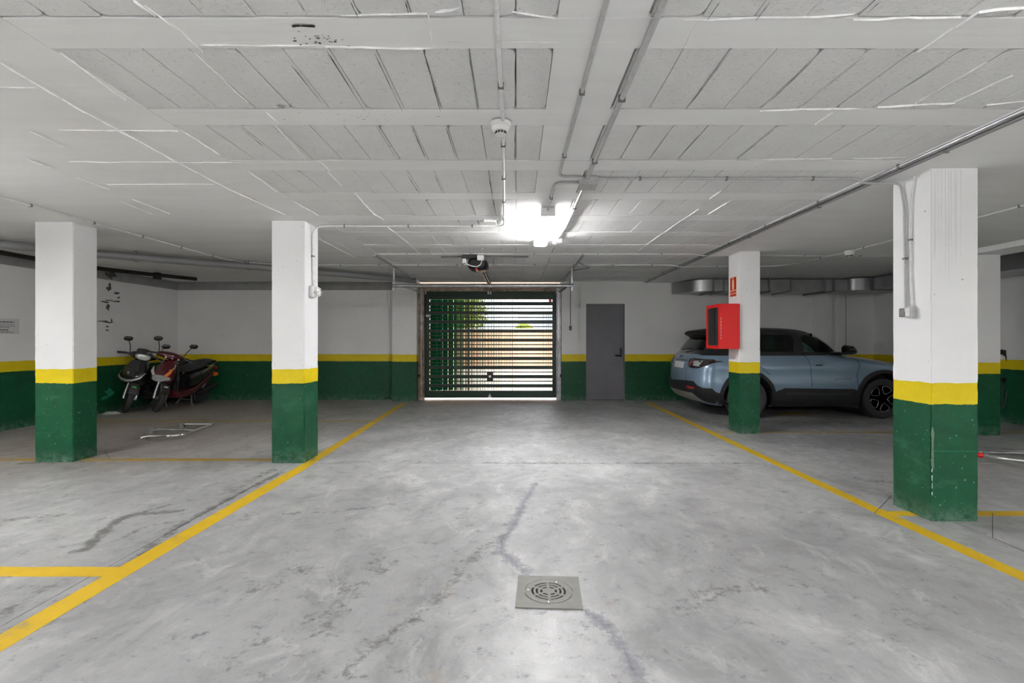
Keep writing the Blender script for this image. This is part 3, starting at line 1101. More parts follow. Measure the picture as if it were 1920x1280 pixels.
# ------------------------------------------------------------------ lamps
def lamp(label, x, y0, y1, zt, group=None):
    t = thing('fluorescent_lamp', label, 'lamp', (x, (y0 + y1) / 2, zt), group=group)
    bm = newbm()
    bx(bm, x - .066, x + .066, y0 + .015, y1 - .015, zt - .035, zt, .008)
    obj('lamp_body', bm, M['white_pl'], t)
    bm = newbm()
    loft(bm, [((x, y0 + .03, zt - .062), (.080, 0, 0), (0, 0, .030)), ((x, y1 - .03, zt - .062), (.080, 0, 0), (0, 0, .030))], 24, 3.2)
    obj('diffuser', bm, M['tube_on'], t, smooth=True, auto=40)
    for a, b in ((y0, y0 + .03), (y1 - .03, y1)):
        bm = newbm()
        bx(bm, x - .072, x + .072, a, b, zt - .088, zt - .002, .010)
        obj('end_cap', bm, M['conduit_w'], t)
    for q in range(4):
        for s in (-1, 1):
            yy = y0 + .2 + q * (y1 - y0 - .4) / 3
            bm = newbm()
            bx(bm, x + s * .066 - .008, x + s * .066 + .008, yy - .012, yy + .012, zt - .052, zt - .018, .002)
            obj('diffuser_clip', bm, M['conduit_w'], t)
    return t


lamp('lit fluorescent ceiling lamp in the middle of the lane before the garage door', .303, 4.68, 6.22, ZC - .001)
def fill_lamp(label, x, y, zl, pw=1.0):  # unseen lamps, added to brighten the ceiling and the bays
    tm = mat('fill_tube', (.9, .9, .9), .4, var=0, emit=(1, .98, .98, 1), es=270.0 * pw)
    t = thing('added_fill_lamp', label, 'lamp', (x, y, zl), group='fill lamps added out of view')
    for s_ in (-.04, .04):
        bm = newbm()
        tube(bm, [(x + s_, y - .74, zl), (x + s_, y + .74, zl)], .014, 10)
        obj('fill_lamp_tube', bm, tm, t, smooth=True, auto=40)
    bm = newbm()
    bx(bm, x - .02, x + .02, y - .77, y + .77, zl + .02, zl + .045)
    bx(bm, x - .06, x + .06, y - .775, y - .745, zl - .02, zl + .045)
    bx(bm, x - .06, x + .06, y + .745, y + .775, zl - .02, zl + .045)
    obj('lamp_body', bm, M['white_pl'], t)
    for e in (-.6, .6):
        bm = newbm()
        tube(bm, [(x, y + e, zl + .04), (x, y + e, 2.509)], .003, 6)
        obj('suspension_rod', bm, M['clip'], t)
    return t


for x, y, z_, pw, wh in ((.30, -1.6, 2.0, .95, 'over the lane'), (-5.0, 2.6, 2.35, .42, 'over the left bays'), (4.3, -1.8, 2.1, .85, 'over the right bays')):
    fill_lamp('added hanging twin-tube fill lamp out of view ' + wh, x, y, z_, pw)

# ------------------------------------------------------------------ garage door
YD = 10.85
gd = thing('garage_door', 'green louvred up-and-over garage door with daylight showing between its slats', 'garage door', (-.55, YD, 0), kind='thing')
GX0, GX1, PX0, PX1 = -1.975, .880, -1.865, .790
GZ0, GZ1 = .045, 2.345


def gp(name, b, m, bev=.0):
    bm = newbm()
    bx(bm, *b, bev)
    return obj(name, bm, m, gd)


gp('door_stile', (GX0, PX0, YD - .045, YD + .045, GZ0, GZ1), M['door_green'], .004)
gp('door_stile', (PX1, GX1, YD - .045, YD + .045, GZ0, GZ1), M['door_green'], .004)
gp('door_top_rail', (PX0, PX1, YD - .045, YD + .045, 2.165, GZ1), M['door_green'], .004)
gp('door_bottom_rail', (PX0, PX1, YD - .045, YD + .045, GZ0, .195), M['door_green'], .004)
PXS = YD / F
zz = lambda Y: H - (510 + Y / 4.923 - CY) * PXS
dbl = [(318, 350), (402, 433), (487, 518), (570, 602), (653, 685), (738, 770), (822, 853), (906, 937), (990, 1022)]
hh = 10.5
edges = [265 + hh]
bars = []
prev = 265 + hh
for a, b in dbl:
    bars.append((prev, a - hh, True))
    bars.append((a + hh, b - hh, False))
    prev = b + hh
bars.append((prev, 1075 - 11, True))
for a, b, thick in bars:
    dp = .034 if thick else .012
    gp('slat' if thick else 'slat_rib', (PX0, PX1, YD - dp, YD + .034, zz(b), zz(a)), M['door_green'], .003 if thick else 0)
pitch = .030
nf = int((PX1 - PX0) / pitch)
fd, fa = .093, .025
fm = bpy.data.meshes.new('louvre_fin')
bmf = newbm()
vs = bx(bmf, -.0014, .0014, -fd, fd, 0, 1.0)
for v in bmf.verts: v.co.x += fa * v.co.y
bmf.to_mesh(fm)
bmf.free()
fm.materials.append(M['fin_green'])
for q in range(nf):
    o = bpy.data.objects.new('louvre_fin', fm)
    COL.objects.link(o)
    o.parent = gd
    o.location = (PX0 + pitch * (q + .5) + .55 + (.0045 if q % 4 == 1 else 0) + random.uniform(-.002, .002), .072, .19)
    o.scale = (1, 1, 1.98)
for px in (879, 960.5):
    x = (px - CX) * PXS
    gp('panel_seam', (x - .006, x + .006, YD - .046, YD + .03, GZ0 + .01, GZ1 - .01), M['door_green'])
# lock plate, label, warning triangle, reflector, bracket
lx, lz = at(919, 705, YD).x, at(919, 705, YD).z
gp('lock_box', (lx - .072, lx + .072, YD - .062, YD - .046, lz - .095, lz + .095), M['black'], .004)
bm = newbm()
lathe(bm, [(.028, YD - .07), (.028, YD - .062)], (lx, 0, lz), 'Y', 20)
obj('lock_ring', bm, M['chrome'], gd)
p = at(803.5, 592, YD)
gp('door_label', (p.x - .05, p.x + .05, YD - .048, YD - .0455, p.z - .025, p.z + .025), M['paper'])
p = at(918.5, 741, YD)
bm = newbm()
prism(bm, [(p.x - .04, p.z - .045), (p.x + .04, p.z - .045), (p.x, p.z + .05)], YD - .049, YD - .0455, 'XZ')
obj('warning_triangle', bm, M['paper'], gd)
p = at(1032, 563.5, YD)
gp('red_reflector', (p.x - .035, p.x + .025, YD - .04, YD + .03, p.z - .026, p.z + .026), mat('reflector_red', (.85, .06, .03), .3))
for px in (918, 797, 1045):
    p = at(px, 548, YD)
    gp('hinge_bracket', (p.x - .04, p.x - .01, YD - .085, YD - .046, p.z - .045, p.z + .03), M['galv'])
    gp('hinge_bracket', (p.x + .01, p.x + .04, YD - .085, YD - .046, p.z - .045, p.z + .03), M['galv'])
# guides
gp('side_guide', (OL + .002, GX0 + .012, 10.72, 10.80, .004, 2.40), M['rust'], .004)
gp('side_guide', (GX1 - .012, OR_ - .002, 10.72, 10.80, .004, 2.40), M['guide'], .004)
gp('guide_channel', (GX0 - .05, GX0 - .018, 10.69, 10.725, .004, 2.40), M['guide'], .002)
gp('guide_channel', (GX1 + .018, GX1 + .05, 10.69, 10.725, .004, 2.40), M['galv'], .002)
for s, xx in ((-1, GX0 - .035), (1, GX1 + .035)):
    bm = newbm()
    tube(bm, [(xx, 10.67, .95), (xx + .02 * s, 10.66, 1.25), (xx - .03 * s, 10.66, 1.33), (xx - .055 * s, 10.67, 1.15), (xx - .06 * s, 10.68, .12)], .008, 6)
    obj('lift_cable', bm, M['rust'] if s < 0 else M['galv'], gd, smooth=True)
    gp('counterweight', (xx - .018, xx + .022, 10.655, 10.688, .10, 1.32), M['rust'] if s < 0 else M['guide'], .004)
    gp('anchor', (xx - .07 if s < 0 else xx + .02, xx - .02 if s < 0 else xx + .07, 10.65, 10.715, .50, .56), M['black'])
gp('header', (OL + .002, OR_ - .002, 10.735, 10.79, 2.33, 2.43), M['rust'], .003)
gp('header', (OL + .002, OR_ - .002, 10.80, 11.0, 2.40, 2.505), M['clip'], .003)
# cross bar, hangers and tracks under the ceiling
YB, ZB = 8.54, 2.212
bm = newbm()
tube(bm, [(-2.10, YB, ZB), (.985, YB, ZB)], .030, 14)
obj('cross_bar', bm, M['galv'], gd, smooth=True, auto=40)
for xx in (-2.075, .955):
    gp('bar_hanger', (xx - .014, xx + .014, YB - .012, YB + .012, ZB - .085, ZC - .001), M['galv'])
for xx in (-2.05, .985):
    gp('ceiling_rail', (xx - .013, xx + .013, 7.28, 10.5, ZC - .030, ZC - .001), M['galv'] if xx < 0 else M['conduit_g'])
for xx in (-2.03, .925):
    bm = newbm()
    tube(bm, bend([(xx, YB, ZB + .03), (xx, 10.45, 2.29), (xx, 10.68, 2.32)], .05), .020, 6)
    obj('track', bm, M['conduit_w'] if xx < 0 else M['conduit_g'], gd)
bm = newbm()
tube(bm, bend([(1.0, 8.0, ZC - .012), (.985 + .3, 8.6, ZC - .012), (.985 + .02, 8.95, ZC - .012), (.985, 10.3, ZC - .05)], .08), .008, 6)
obj('door_cable', bm, M['conduit_g'], gd, smooth=True)

# motor
mo = thing('door_motor', 'black garage door motor hung from the ceiling with a rail to the green door', 'motor', (-.56, 7.5, 2.4))
mx, my = -.56, 7.45
bm = newbm()
loft(bm, [((mx, my - .17, 2.40), (.11, 0, 0), (0, 0, .06)), ((mx, my - .12, 2.395), (.145, 0, 0), (0, 0, .085)), ((mx + .01, my + .14, 2.395), (.145, 0, 0), (0, 0, .085)), ((mx + .01, my + .20, 2.40), (.10, 0, 0), (0, 0, .06))], 24, 2.8)
obj('motor_housing', bm, M['black'], mo, smooth=True, auto=45)
bm = newbm()
bx(bm, mx - .21, mx + .02, my - .19, my - .02, 2.475, ZC - .006, .008)
obj('motor_box', bm, M['dark_pl'], mo)
bm = newbm()
bx(bm, mx + .0, mx + .10, my - .22, my - .14, 2.44, 2.52, .012)
obj('connector', bm, M['white_pl'], mo)
bm = newbm()
bx(bm, mx - .22, mx - .155, my - .20, my - .14, 2.395, 2.47, .018)
obj('motor_lamp', bm, M['white_pl'], mo, smooth=True, auto=40)
bm = newbm()
tube(bm, bend([(mx - .19, my - .2, 2.41), (mx - .10, my - .22, 2.36), (mx + .0, my - .23, 2.34), (mx + .06, my - .22, 2.38), (mx + .07, my - .2, 2.45)], .06), .007, 6)
obj('white_cable', bm, M['white_pl'], mo, smooth=True)
bm = newbm()
lathe(bm, [(.022, my - .16), (.022, my - .10)], (mx - .01, 0, 2.32), 'Y', 12)
obj('release_knob', bm, M['lens_red'], mo, smooth=True, auto=40)
for q in (-1, 1):
    bm = newbm()
    tube(bm, [(mx + .04 + q * .022, my + .05, 2.37), (-.51 + q * .022, 10.72, 2.36)], .011, 6)
    obj('motor_rail', bm, M['galv'], mo)
bm = newbm()
bx(bm, -.54, -.48, 7.6, 10.76, 2.378, 2.392)
obj('motor_rail', bm, M['blackpipe'], mo)
for xx in (mx - .23, mx + .23):
    bm = newbm()
    bx(bm, xx - .01, xx + .01, my, my + .02, 2.40, ZC - .001)
    obj('motor_strap', bm, M['clip'], mo)
bm = newbm()
bx(bm, mx - .55, mx + .75, my - .005, my + .025, ZC - .020, ZC - .002)
obj('mount_bar', bm, M['clip'], mo)
bm = newbm()
p = ce(904, 465)
lathe(bm, [(.028, ZC - .012), (.034, ZC - .02), (.034, ZC - .004)], (p.x, p.y, 0), seg=16)
tag(obj('ceiling_ring', bm, M['galv']), 'small round metal ring on the ceiling just above the door motor', 'ring')

# wall switch by the door with its cable
p = at(1069.5, 615, 10.65)
t = thing('wall_switch', 'small black key switch on the wall between garage door and grey door', 'switch', (p.x, 10.66, p.z))
bm = newbm()
bx(bm, p.x - .025, p.x + .025, 10.615, 10.6595, p.z - .042, p.z + .042, .004)
obj('switch_box', bm, M['black'], t)
bm = newbm()
tube(bm, [(p.x, 10.65, p.z + .04), (p.x, 10.65, 2.46), (p.x - .02, 10.64, 2.53)], .007, 8)
obj('cable', bm, M['conduit_g'], t, smooth=True)
bm = newbm()
lathe(bm, [(.010, 10.610), (.010, 10.616)], (p.x, 0, p.z), 'Y', 12)
obj('key_slot', bm, M['galv'], t)

# black wedge by the pier
bm = newbm()
p = fl(726, 748.5)
loft(bm, [((p.x - .09, p.y - .05, .015), (0, .03, 0), (0, 0, .015)), ((p.x - .02, p.y - .05, .035), (0, .05, 0), (0, 0, .035)), ((p.x + .08, p.y - .05, .045), (0, .05, 0), (0, 0, .045)), ((p.x + .10, p.y - .05, .03), (0, .03, 0), (0, 0, .02))], 12)
tag(obj('door_wedge', bm, M['black'], smooth=True), 'black wedge-shaped lump on the floor in the wall corner left of the garage door', 'wedge')

# ------------------------------------------------------------------ ventilation duct
dt = thing('ventilation_duct', 'galvanised sheet metal ventilation duct along the back and right walls near the ceiling', 'duct', (5.0, 10.3, 2.26))
z0, z1 = 2.258, 2.485


def duct_poly(poly):
    bm = newbm()
    prism(bm, poly, z0, z1, 'XY')
    return obj('duct_section', bm, M['duct'], dt, smooth=True, auto=30)


YF = 9.90
cur = [(3.31, 10.71), (3.33, 10.55)]
for q in range(7):
    a = PI + q * PI / 12
    cur.append((3.95 + .55 * math.cos(a), YF + .52 + .52 * math.sin(a)))
cur += [(4.10, YF), (4.10, 10.63)]
duct_poly([(3.31, 10.64)] + cur[1:])
duct_poly([(4.112, YF), (5.42, YF), (5.42, 10.63), (4.112, 10.63)])
duct_poly([(5.432, YF + .02), (6.28, YF + .02), (6.28, 10.63), (5.432, 10.63)])
cur = [(6.292, YF)]
for q in range(6):
    a = PI / 2 - q * PI / 10
    cur.append((6.64 + .20 * math.cos(a), YF - .20 + .20 * math.sin(a)))
cur += [(7.60, 9.70), (7.60, 10.63), (6.292, 10.63)]
duct_poly([(6.292, YF), (6.50, YF)] + [(6.86 - .36 * math.cos(q * PI / 10), YF - .36 * 0 - .36 * math.sin(q * PI / 10) * .7) for q in range(6)] + [(7.60, 9.648), (7.60, 10.63), (6.292, 10.63)])
yy = 9.64
while yy > 4.0:
    duct_poly([(6.86, yy), (7.60, yy), (7.60, yy - 1.2), (6.86, yy - 1.2)])
    yy -= 1.212
for x in (4.106, 5.426, 6.286):
    bm = newbm()
    bx(bm, x - .014, x + .014, YF - .018, 10.62, z0 - .016, z1 + .012)
    obj('duct_flange', bm, M['clip'], dt)
bm = newbm()
bx(bm, 6.83, 7.62, 9.63, 9.655, z0 - .016, z1 + .012)
obj('duct_flange', bm, M['clip'], dt)
for x in (3.9, 5.0, 6.1):
    bm = newbm()
    bx(bm, x - .02, x + .02, YF - .03, 10.62, z0 - .03, z0 - .002)
    bx(bm, x - .012, x + .012, YF - .03, YF - .02, z0 - .03, 2.509)
    obj('duct_bracket', bm, M['clip'], dt)

# ------------------------------------------------------------------ fire cabinet and sign
fc = thing('fire_hose_cabinet', 'bright red fire hose cabinet with glass front on the side of the middle-right column', 'fire cabinet', (2.95, 7.05, 1.17))
CXR, CXL = 3.068, at(1343, 0, 6.93).x
CXL = 2.80
cy0, cy1 = 6.86, 7.34
cz0, cz1 = at(0, 654, 6.86).z, at(0, 569, 6.86).z


def fp(name, b, m, bev=0.0):
    bm = newbm()
    bx(bm, *b, bev)
    return obj(name, bm, m, fc)


fp('cabinet_side', (CXL, CXR, cy0, cy0 + .012, cz0, cz1), M['red'], .003)
fp('cabinet_side', (CXL, CXR, cy1 - .012, cy1, cz0, cz1), M['red'], .003)
fp('cabinet_top', (CXL, CXR, cy0 + .013, cy1 - .013, cz1 - .012, cz1), M['red'])
fp('cabinet_bottom', (CXL, CXR, cy0 + .013, cy1 - .013, cz0, cz0 + .012), M['red'])
fp('cabinet_back', (CXR - .006, CXR, cy0 + .013, cy1 - .013, cz0 + .013, cz1 - .013), M['red'])
bm = newbm()
fw = .045
bx(bm, CXL - .012, CXL - .001, cy0, cy0 + fw, cz0, cz1)
bx(bm, CXL - .012, CXL - .001, cy1 - fw, cy1, cz0, cz1)
bx(bm, CXL - .012, CXL - .001, cy0 + fw, cy1 - fw, cz1 - fw, cz1)
bx(bm, CXL - .012, CXL - .001, cy0 + fw, cy1 - fw, cz0, cz0 + fw)
fd_ = obj('cabinet_door', bm, M['red'], fc)
bm = newbm()
bx(bm, CXL - .009, CXL - .005, cy0 + fw, cy1 - fw, cz0 + fw, cz1 - fw)
obj('door_glass', bm, M['glass_clear'], fd_)
bm = newbm()
lathe(bm, [(.05, CXL + .04), (.19, CXL + .05), (.19, CXL + .06), (.06, CXL + .07), (.06, CXL + .17), (.19, CXL + .18), (.19, CXL + .19), (.05, CXL + .20)], (0, (cy0 + cy1) / 2, (cz0 + cz1) / 2), 'X', 28)
obj('hose_reel', bm, M['red'], fc, smooth=True, auto=40)
bm = newbm()
lathe(bm, [(.07, CXL + .075), (.15, CXL + .08), (.15, CXL + .165), (.07, CXL + .17)], (0, (cy0 + cy1) / 2, (cz0 + cz1) / 2), 'X', 28)
obj('hose', bm, M['black'], fc, smooth=True, auto=40)
# small white print on the side edge of the cabinet
for q in range(7):
    z = cz0 + .13 + q * .045
    fp('print_mark', (CXL + .006, CXL + .012, cy0 - .0012, cy0, z, z + .03), M['paper'])

sy0, sy1 = .0, .0
sg = thing('extinguisher_sign', 'red and cream fire extinguisher sign above the red cabinet', 'sign', (3.066, 7.06, 1.96))
ya, yb = 7.17, 6.965
zb_, zm, zt_ = at(0, 556, 7.05).z, at(0, 545, 7.05).z, at(0, 519, 7.05).z
sx = 3.0685


def sp(name, y0, y1, za, zb2, dx, m):
    bm = newbm()
    bx(bm, sx - dx, sx - dx + .0014, y0, y1, za, zb2)
    return obj(name, bm, m, sg)


sp('sign_plate', yb, ya, zb_, zt_, .003, M['cream'])
sp('red_field', yb + .006, ya - .006, zm + .010, zt_ - .006, .0042, M['sign_red'])
sp('text_field', yb + .006, ya - .006, zb_ + .006, zm - .004, .0042, M['sign_red'])
bm = newbm()
yc = (ya + yb) / 2
e = [(-.028, -.085), (.028, -.085), (.028, .04), (.02, .06), (.008, .068), (.008, .085), (.03, .08), (.03, .09), (-.008, .092), (-.008, .068), (-.02, .06), (-.028, .04)]
prism(bm, [(yc + a, (zt_ + zm) / 2 + b * .92) for a, b in e], sx - .0056, sx - .0042, 'YZ')
obj('extinguisher_symbol', bm, M['cream'], sg)


def text(s, size, loc, rot, m, parent, name='lettering', ext=.0006, cond=1.0):
    cu = bpy.data.curves.new(name, 'FONT')
    cu.body = s
    cu.size = size
    cu.extrude = ext
    cu.align_x = 'CENTER'
    cu.align_y = 'CENTER'
    cu.space_character = cond
    o = bpy.data.objects.new(name, cu)
    COL.objects.link(o)
    me = bpy.data.meshes.new_from_object(o)
    bpy.data.objects.remove(o)
    o = bpy.data.objects.new(name, me)
    COL.objects.link(o)
    me.materials.append(m)
    o.parent = parent
    off = Vector((0, 0, 0))
    p = parent
    while p is not None:
        off += p.location
        p = p.parent
    o.location = Vector(loc) - off
    o.rotation_euler = rot
    return o


text('EXTINTOR', .040, (sx - .0046, yc, (zb_ + zm) / 2 + .0), (PI / 2, 0, -PI / 2), M['cream'], sg)

# notice on the left wall
nz = lambda y: at(0, y, 7.15).z
nt_ = thing('wall_notice', 'white printed notice on the left wall at the frame edge', 'notice', (LEFT + .001, 6.95, 1.36))
bm = newbm()
bx(bm, LEFT + .0005, LEFT + .003, 6.80, 7.34, nz(626), nz(597))
obj('notice_sheet', bm, M['paper'], nt_)
for yy, a, b, th in ((603.5, 6.90, 7.26, .020), (608, 6.84, 7.27, .008), (611, 6.84, 7.28, .008), (613.5, 7.0, 7.2, .010), (618.5, 7.06, 7.18, .020), (622.5, 6.98, 7.26, .012)):
    bm = newbm()
    q = a
    while q < b:
        w_ = random.uniform(.02, .05)
        bx(bm, LEFT + .003, LEFT + .0036, q, min(b, q + w_), nz(yy) - th / 2, nz(yy) + th / 2)
        q += w_ + .008
    obj('print_line', bm, M['ink'], nt_)

# ------------------------------------------------------------------ floor drain
dcx, dcy = .168, 2.565
dr = thing('floor_drain', 'square metal floor drain with a round slotted grate in the lane', 'drain', (dcx, dcy, 0), (0, 0, math.radians(-3)))
S = .163


def annulus(bm, r0, r1, a0, a1, z0, z1, n=8):
    pts = [(r0, a0 + (a1 - a0) * q / n) for q in range(n + 1)] + [(r1, a1 - (a1 - a0) * q / n) for q in range(n + 1)]
    prism(bm, [(r * math.cos(a), r * math.sin(a)) for r, a in pts], z0, z1)


bm = newbm()
# plate with round hole: sectors between square and circle
R0 = .124
for q in range(48):
    a0, a1 = 2 * PI * q / 48, 2 * PI * (q + 1) / 48
    def sq(a):
        m_ = max(abs(math.cos(a)), abs(math.sin(a)))
        return (S * math.cos(a) / m_, S * math.sin(a) / m_)
    prism(bm, [(R0 * math.cos(a0), R0 * math.sin(a0)), sq(a0), sq(a1), (R0 * math.cos(a1), R0 * math.sin(a1))], .0012, .006)
obj('drain_frame', bm, M['drain'], dr, local=True)
bm = newbm()
lathe(bm, [(.0001, .0015), (.121, .0015), (.121, .0019), (.0001, .0019)], seg=32)
obj('drain_sump', bm, M['void'], dr, local=True)
bm = newbm()
for r0, r1 in ((.088, .121), (.066, .078), (.043, .056), (.001, .031)):
    annulus(bm, r0, r1, 0, PI, .0022, .0068, 24)
    annulus(bm, r0, r1, PI, 2 * PI, .0022, .0068, 24)
for q in range(6):
    a = q * PI / 3 + PI / 2 + .05
    ca, sa = math.cos(a), math.sin(a)
    w_ = .0065
    prism(bm, [(.02 * ca - w_ * sa, .02 * sa + w_ * ca), (.02 * ca + w_ * sa, .02 * sa - w_ * ca), (.1 * ca + w_ * sa, .1 * sa - w_ * ca), (.1 * ca - w_ * sa, .1 * sa + w_ * ca)], .0024, .0070)
obj('grate', bm, M['drain'], dr, local=True)
for a in (1.15, 3.1, 4.7):
    bm = newbm()
    lathe(bm, [(.005, .0068), (.005, .0085), (.0001, .009)], (.106 * math.cos(a), .106 * math.sin(a), 0), seg=10)
    obj('screw', bm, M['chrome'], dr, local=True)

# ------------------------------------------------------------------ folded parking barriers
def barrier(label, ox, oy, flip=1, red=False):
    t = thing('parking_barrier', label, 'parking barrier', (ox, oy, 0))
    f = flip
    z = .055
    if not red:
        hoop = [(-.37, -.02, .03), (-.30, -.01, z), (-.02, 0, z), (.10, .10, z), (.0, .87, z), (-.02, .90, z), (-.42, .90, z), (-.48, .89, .03)]
        feet = ((-.36, 0), (-.46, .89), (-.62, .48))
        mid = [(-.58, .48, .03), (-.52, .48, z), (.02, .42, z)]
    else:
        hoop = [(0.04, 0, .075), (.16, -.13, .07), (.34, -.24, .06), (.7, -.26, z), (1.1, -.2, z), (1.1, .25, z), (.3, .25, z)]
        feet = ((.28, .25), (1.0, .25), (1.0, -.2))
        mid = [(.24, .25, .05), (.62, .2, z), (.9, .1, z)]
    bm = newbm()
    tube(bm, bend([Vector((ox + a * f, oy + b, c)) for a, b, c in hoop], .09, 6), .021, 12)
    obj('barrier_hoop', bm, M['chrome'], t, smooth=True, auto=40)
    bm = newbm()
    tube(bm, bend([Vector((ox + a * f, oy + b, c)) for a, b, c in mid], .04), .018, 12)
    obj('cross_tube', bm, M['galv'], t, smooth=True, auto=40)
    for a, b in feet:
        bm = newbm()
        bx(bm, ox + a * f - .07, ox + a * f + .07, oy + b - .035, oy + b + .035, .0015, .012, .003)
        bx(bm, ox + a * f - .02, ox + a * f + .04, oy + b - .03, oy + b - .022, .01, .075)
        bx(bm, ox + a * f - .02, ox + a * f + .04, oy + b + .022, oy + b + .03, .01, .075)
        obj('foot_plate', bm, M['galv'], t)
    if red:
        bm = newbm()
        p0 = Vector((ox - .01 * f, oy + .035, .077))
        tube(bm, [p0, Vector((ox + .055 * f, oy - .012, .075))], .0245, 14)
        obj('red_cap', bm, M['red'], t, smooth=True, auto=40)
    return t


barrier('folded-down chrome parking barrier on the floor of the left bay', -4.42, 6.44)
barrier('folded-down chrome parking barrier with red tip behind the big right column', 4.86, 5.28, 1, True)

# crumpled sheet near the scooter
bm = newbm()
n = 12
g = []
pc = fl(209, 776)
for i in range(n):
    row = []
    for j in range(n):
        a, b = (i / (n - 1) - .5), (j / (n - 1) - .5)
        row.append(bm.verts.new((pc.x + a * .26 + .03 * math.sin(7 * b), pc.y + b * .16, .004 + .05 * max(0, 1 - 4 * (a * a + b * b)) * (.5 + random.random() * .6))))
    g.append(row)
for i in range(n - 1):
    for j in range(n - 1): bm.faces.new((g[i][j], g[i + 1][j], g[i + 1][j + 1], g[i][j + 1]))
tag(obj('plastic_sheet', bm, M['cloth'], smooth=True), 'crumpled whitish plastic sheet on the floor by the left scooter wheel', 'plastic sheet')

# charging cable on the right wall
cc = thing('charging_cable', 'black vehicle charging cable with plug hanging at the right wall', 'cable', (7.60, 7.85, .3))
DW = 7.84
bm = newbm()
c0 = at(1881, 660, DW)
tube(bm, bend([c0 + Vector((0, -.03, 0)), at(1887, 672, DW - .02), at(1890, 700, DW - .02), at(1888, 740, DW - .03), at(1880, 772, DW - .03), at(1878, 745, DW - .02), at(1880, 712, DW - .02)], .12), .009, 8)
obj('cable', bm, M['black'], cc, smooth=True)
bm = newbm()
loft(bm, [(c0 + Vector((-.03, 0, .04)), (.012, 0, 0), (0, .02, 0)), (c0, (.035, 0, 0), (0, .03, 0)), (c0 + Vector((.03, 0, -.06)), (.016, 0, 0), (0, .016, 0))], 12)
obj('plug', bm, M['black'], cc, smooth=True)
for py in (660, 711):
    c1 = at(1881, py, DW)
    bm = newbm()
    bx(bm, c1.x - .05, RIGHT - .001, DW - .03, DW + .03, c1.z - .035, c1.z + .035, .012)
    obj('socket_holder', bm, M['black'], cc, smooth=True, auto=40)

# ------------------------------------------------------------------ the car
def pchip(xk, yk):
    xk, yk = np.array(xk, float), np.array(yk, float)
    h = np.diff(xk)
    d = np.diff(yk) / h
    m = np.zeros(len(xk))
    m[0], m[-1] = d[0], d[-1]
    for i in range(1, len(xk) - 1):
        if d[i - 1] * d[i] > 0:
            w1, w2 = 2 * h[i] + h[i - 1], h[i] + 2 * h[i - 1]
            m[i] = (w1 + w2) / (w1 / d[i - 1] + w2 / d[i])

    def f(x):
        x = min(max(x, xk[0]), xk[-1])
        i = min(int(np.searchsorted(xk, x, side='right') - 1), len(xk) - 2)
        t = (x - xk[i]) / h[i]
        return float((2 * t**3 - 3 * t**2 + 1) * yk[i] + (t**3 - 2 * t**2 + t) * h[i] * m[i] + (-2 * t**3 + 3 * t**2) * yk[i + 1] + (t**3 - t**2) * h[i] * m[i + 1])
    return f


XR = pchip([.20, .30, .42, .55, .70, .88, 1.0, 1.09, 1.2, 1.34, 1.42, 1.48, 1.512], [-.60, -.78, -.85, -.875, -.87, -.84, -.79, -.73, -.65, -.54, -.47, -.36, .05])
XF = pchip([.20, .30, .42, .60, .76, .84, .89, .94, .985, 1.03, 1.06, 1.12, 1.2, 1.29, 1.37, 1.44, 1.485, 1.512], [2.80, 2.93, 2.98, 3.0, 2.96, 2.88, 2.74, 2.50, 2.20, 1.90, 1.83, 1.78, 1.70, 1.585, 1.46, 1.31, 1.12, .75])
WZ = pchip([.20, .30, .45, .58, .70, .82, .92, 1.0, 1.06, 1.2, 1.3, 1.4, 1.46, 1.495, 1.512], [.78, .835, .858, .868, .85, .852, .835, .80, .765, .715, .675, .63, .58, .49, .35])
AR = lambda z: .42 if z < 1.0 else .42 - .1 * min(1, (z - 1.0) / .4)
AF = lambda z: .75 if z < .8 else .75 + .15 * min(1, (z - .8) / .3)
NR, NF = 3.0, 2.6
carx, cary = 3.785, 9.03


def YS(x, z):
    a, n = AR(z), NR
    xr, xf, w_ = XR(z), XF(z), WZ(z)
    if x < xr + a:
        t = min(1, max(0, (xr + a - x) / a))
        return w_ * max(0, 1 - t**n) ** (1 / n)
    a, n = AF(z), NF
    if x > xf - a:
        t = min(1, max(0, (x - xf + a) / a))
        return w_ * max(0, 1 - t**n) ** (1 / n)
    return w_


def XRY(y, z):
    t = min(1, abs(y) / WZ(z))
    return XR(z) + AR(z) * (1 - max(0, 1 - t**NR) ** (1 / NR))


def outline(z, inset=0.0):
    xr, xf, w_ = XR(z) + inset, XF(z) - inset, WZ(z) - inset
    ar, af = AR(z), AF(z)
    pts = []
    for q in range(13):
        a = (PI / 2) * q / 12
        pts.append((xr + ar - ar * math.cos(a) ** (2 / NR), w_ * math.sin(a) ** (2 / NR)))
    xa, xb = xr + ar, xf - af
    for q in range(1, 16): pts.append((xa + (xb - xa) * q / 16, w_))
    for q in range(13):
        a = (PI / 2) * (12 - q) / 12
        pts.append((xf - af + af * math.cos(a) ** (2 / NF), w_ * math.sin(a) ** (2 / NF)))
    full = pts + [(x, -y) for x, y in reversed(pts[1:-1])]
    return full


def slice_mesh(zs, inset=0.0, zoff=0.0):
    bm = newbm()
    rings = []
    for z in zs:
        rings.append([bm.verts.new((x, -y, z + zoff)) for x, y in outline(z, inset)])
    n = len(rings[0])
    for a, b in zip(rings[:-1], rings[1:]):
        for k in range(n): bm.faces.new((a[k], a[(k + 1) % n], b[(k + 1) % n], b[k]))
    bm.faces.new(rings[0][::-1])
    bm.faces.new(rings[-1])
    bmesh.ops.recalc_face_normals(bm, faces=bm.faces[:])
    return bm


car = thing('car', 'light blue compact SUV with black roof parked behind the middle-right column', 'car', (carx, cary, 0))


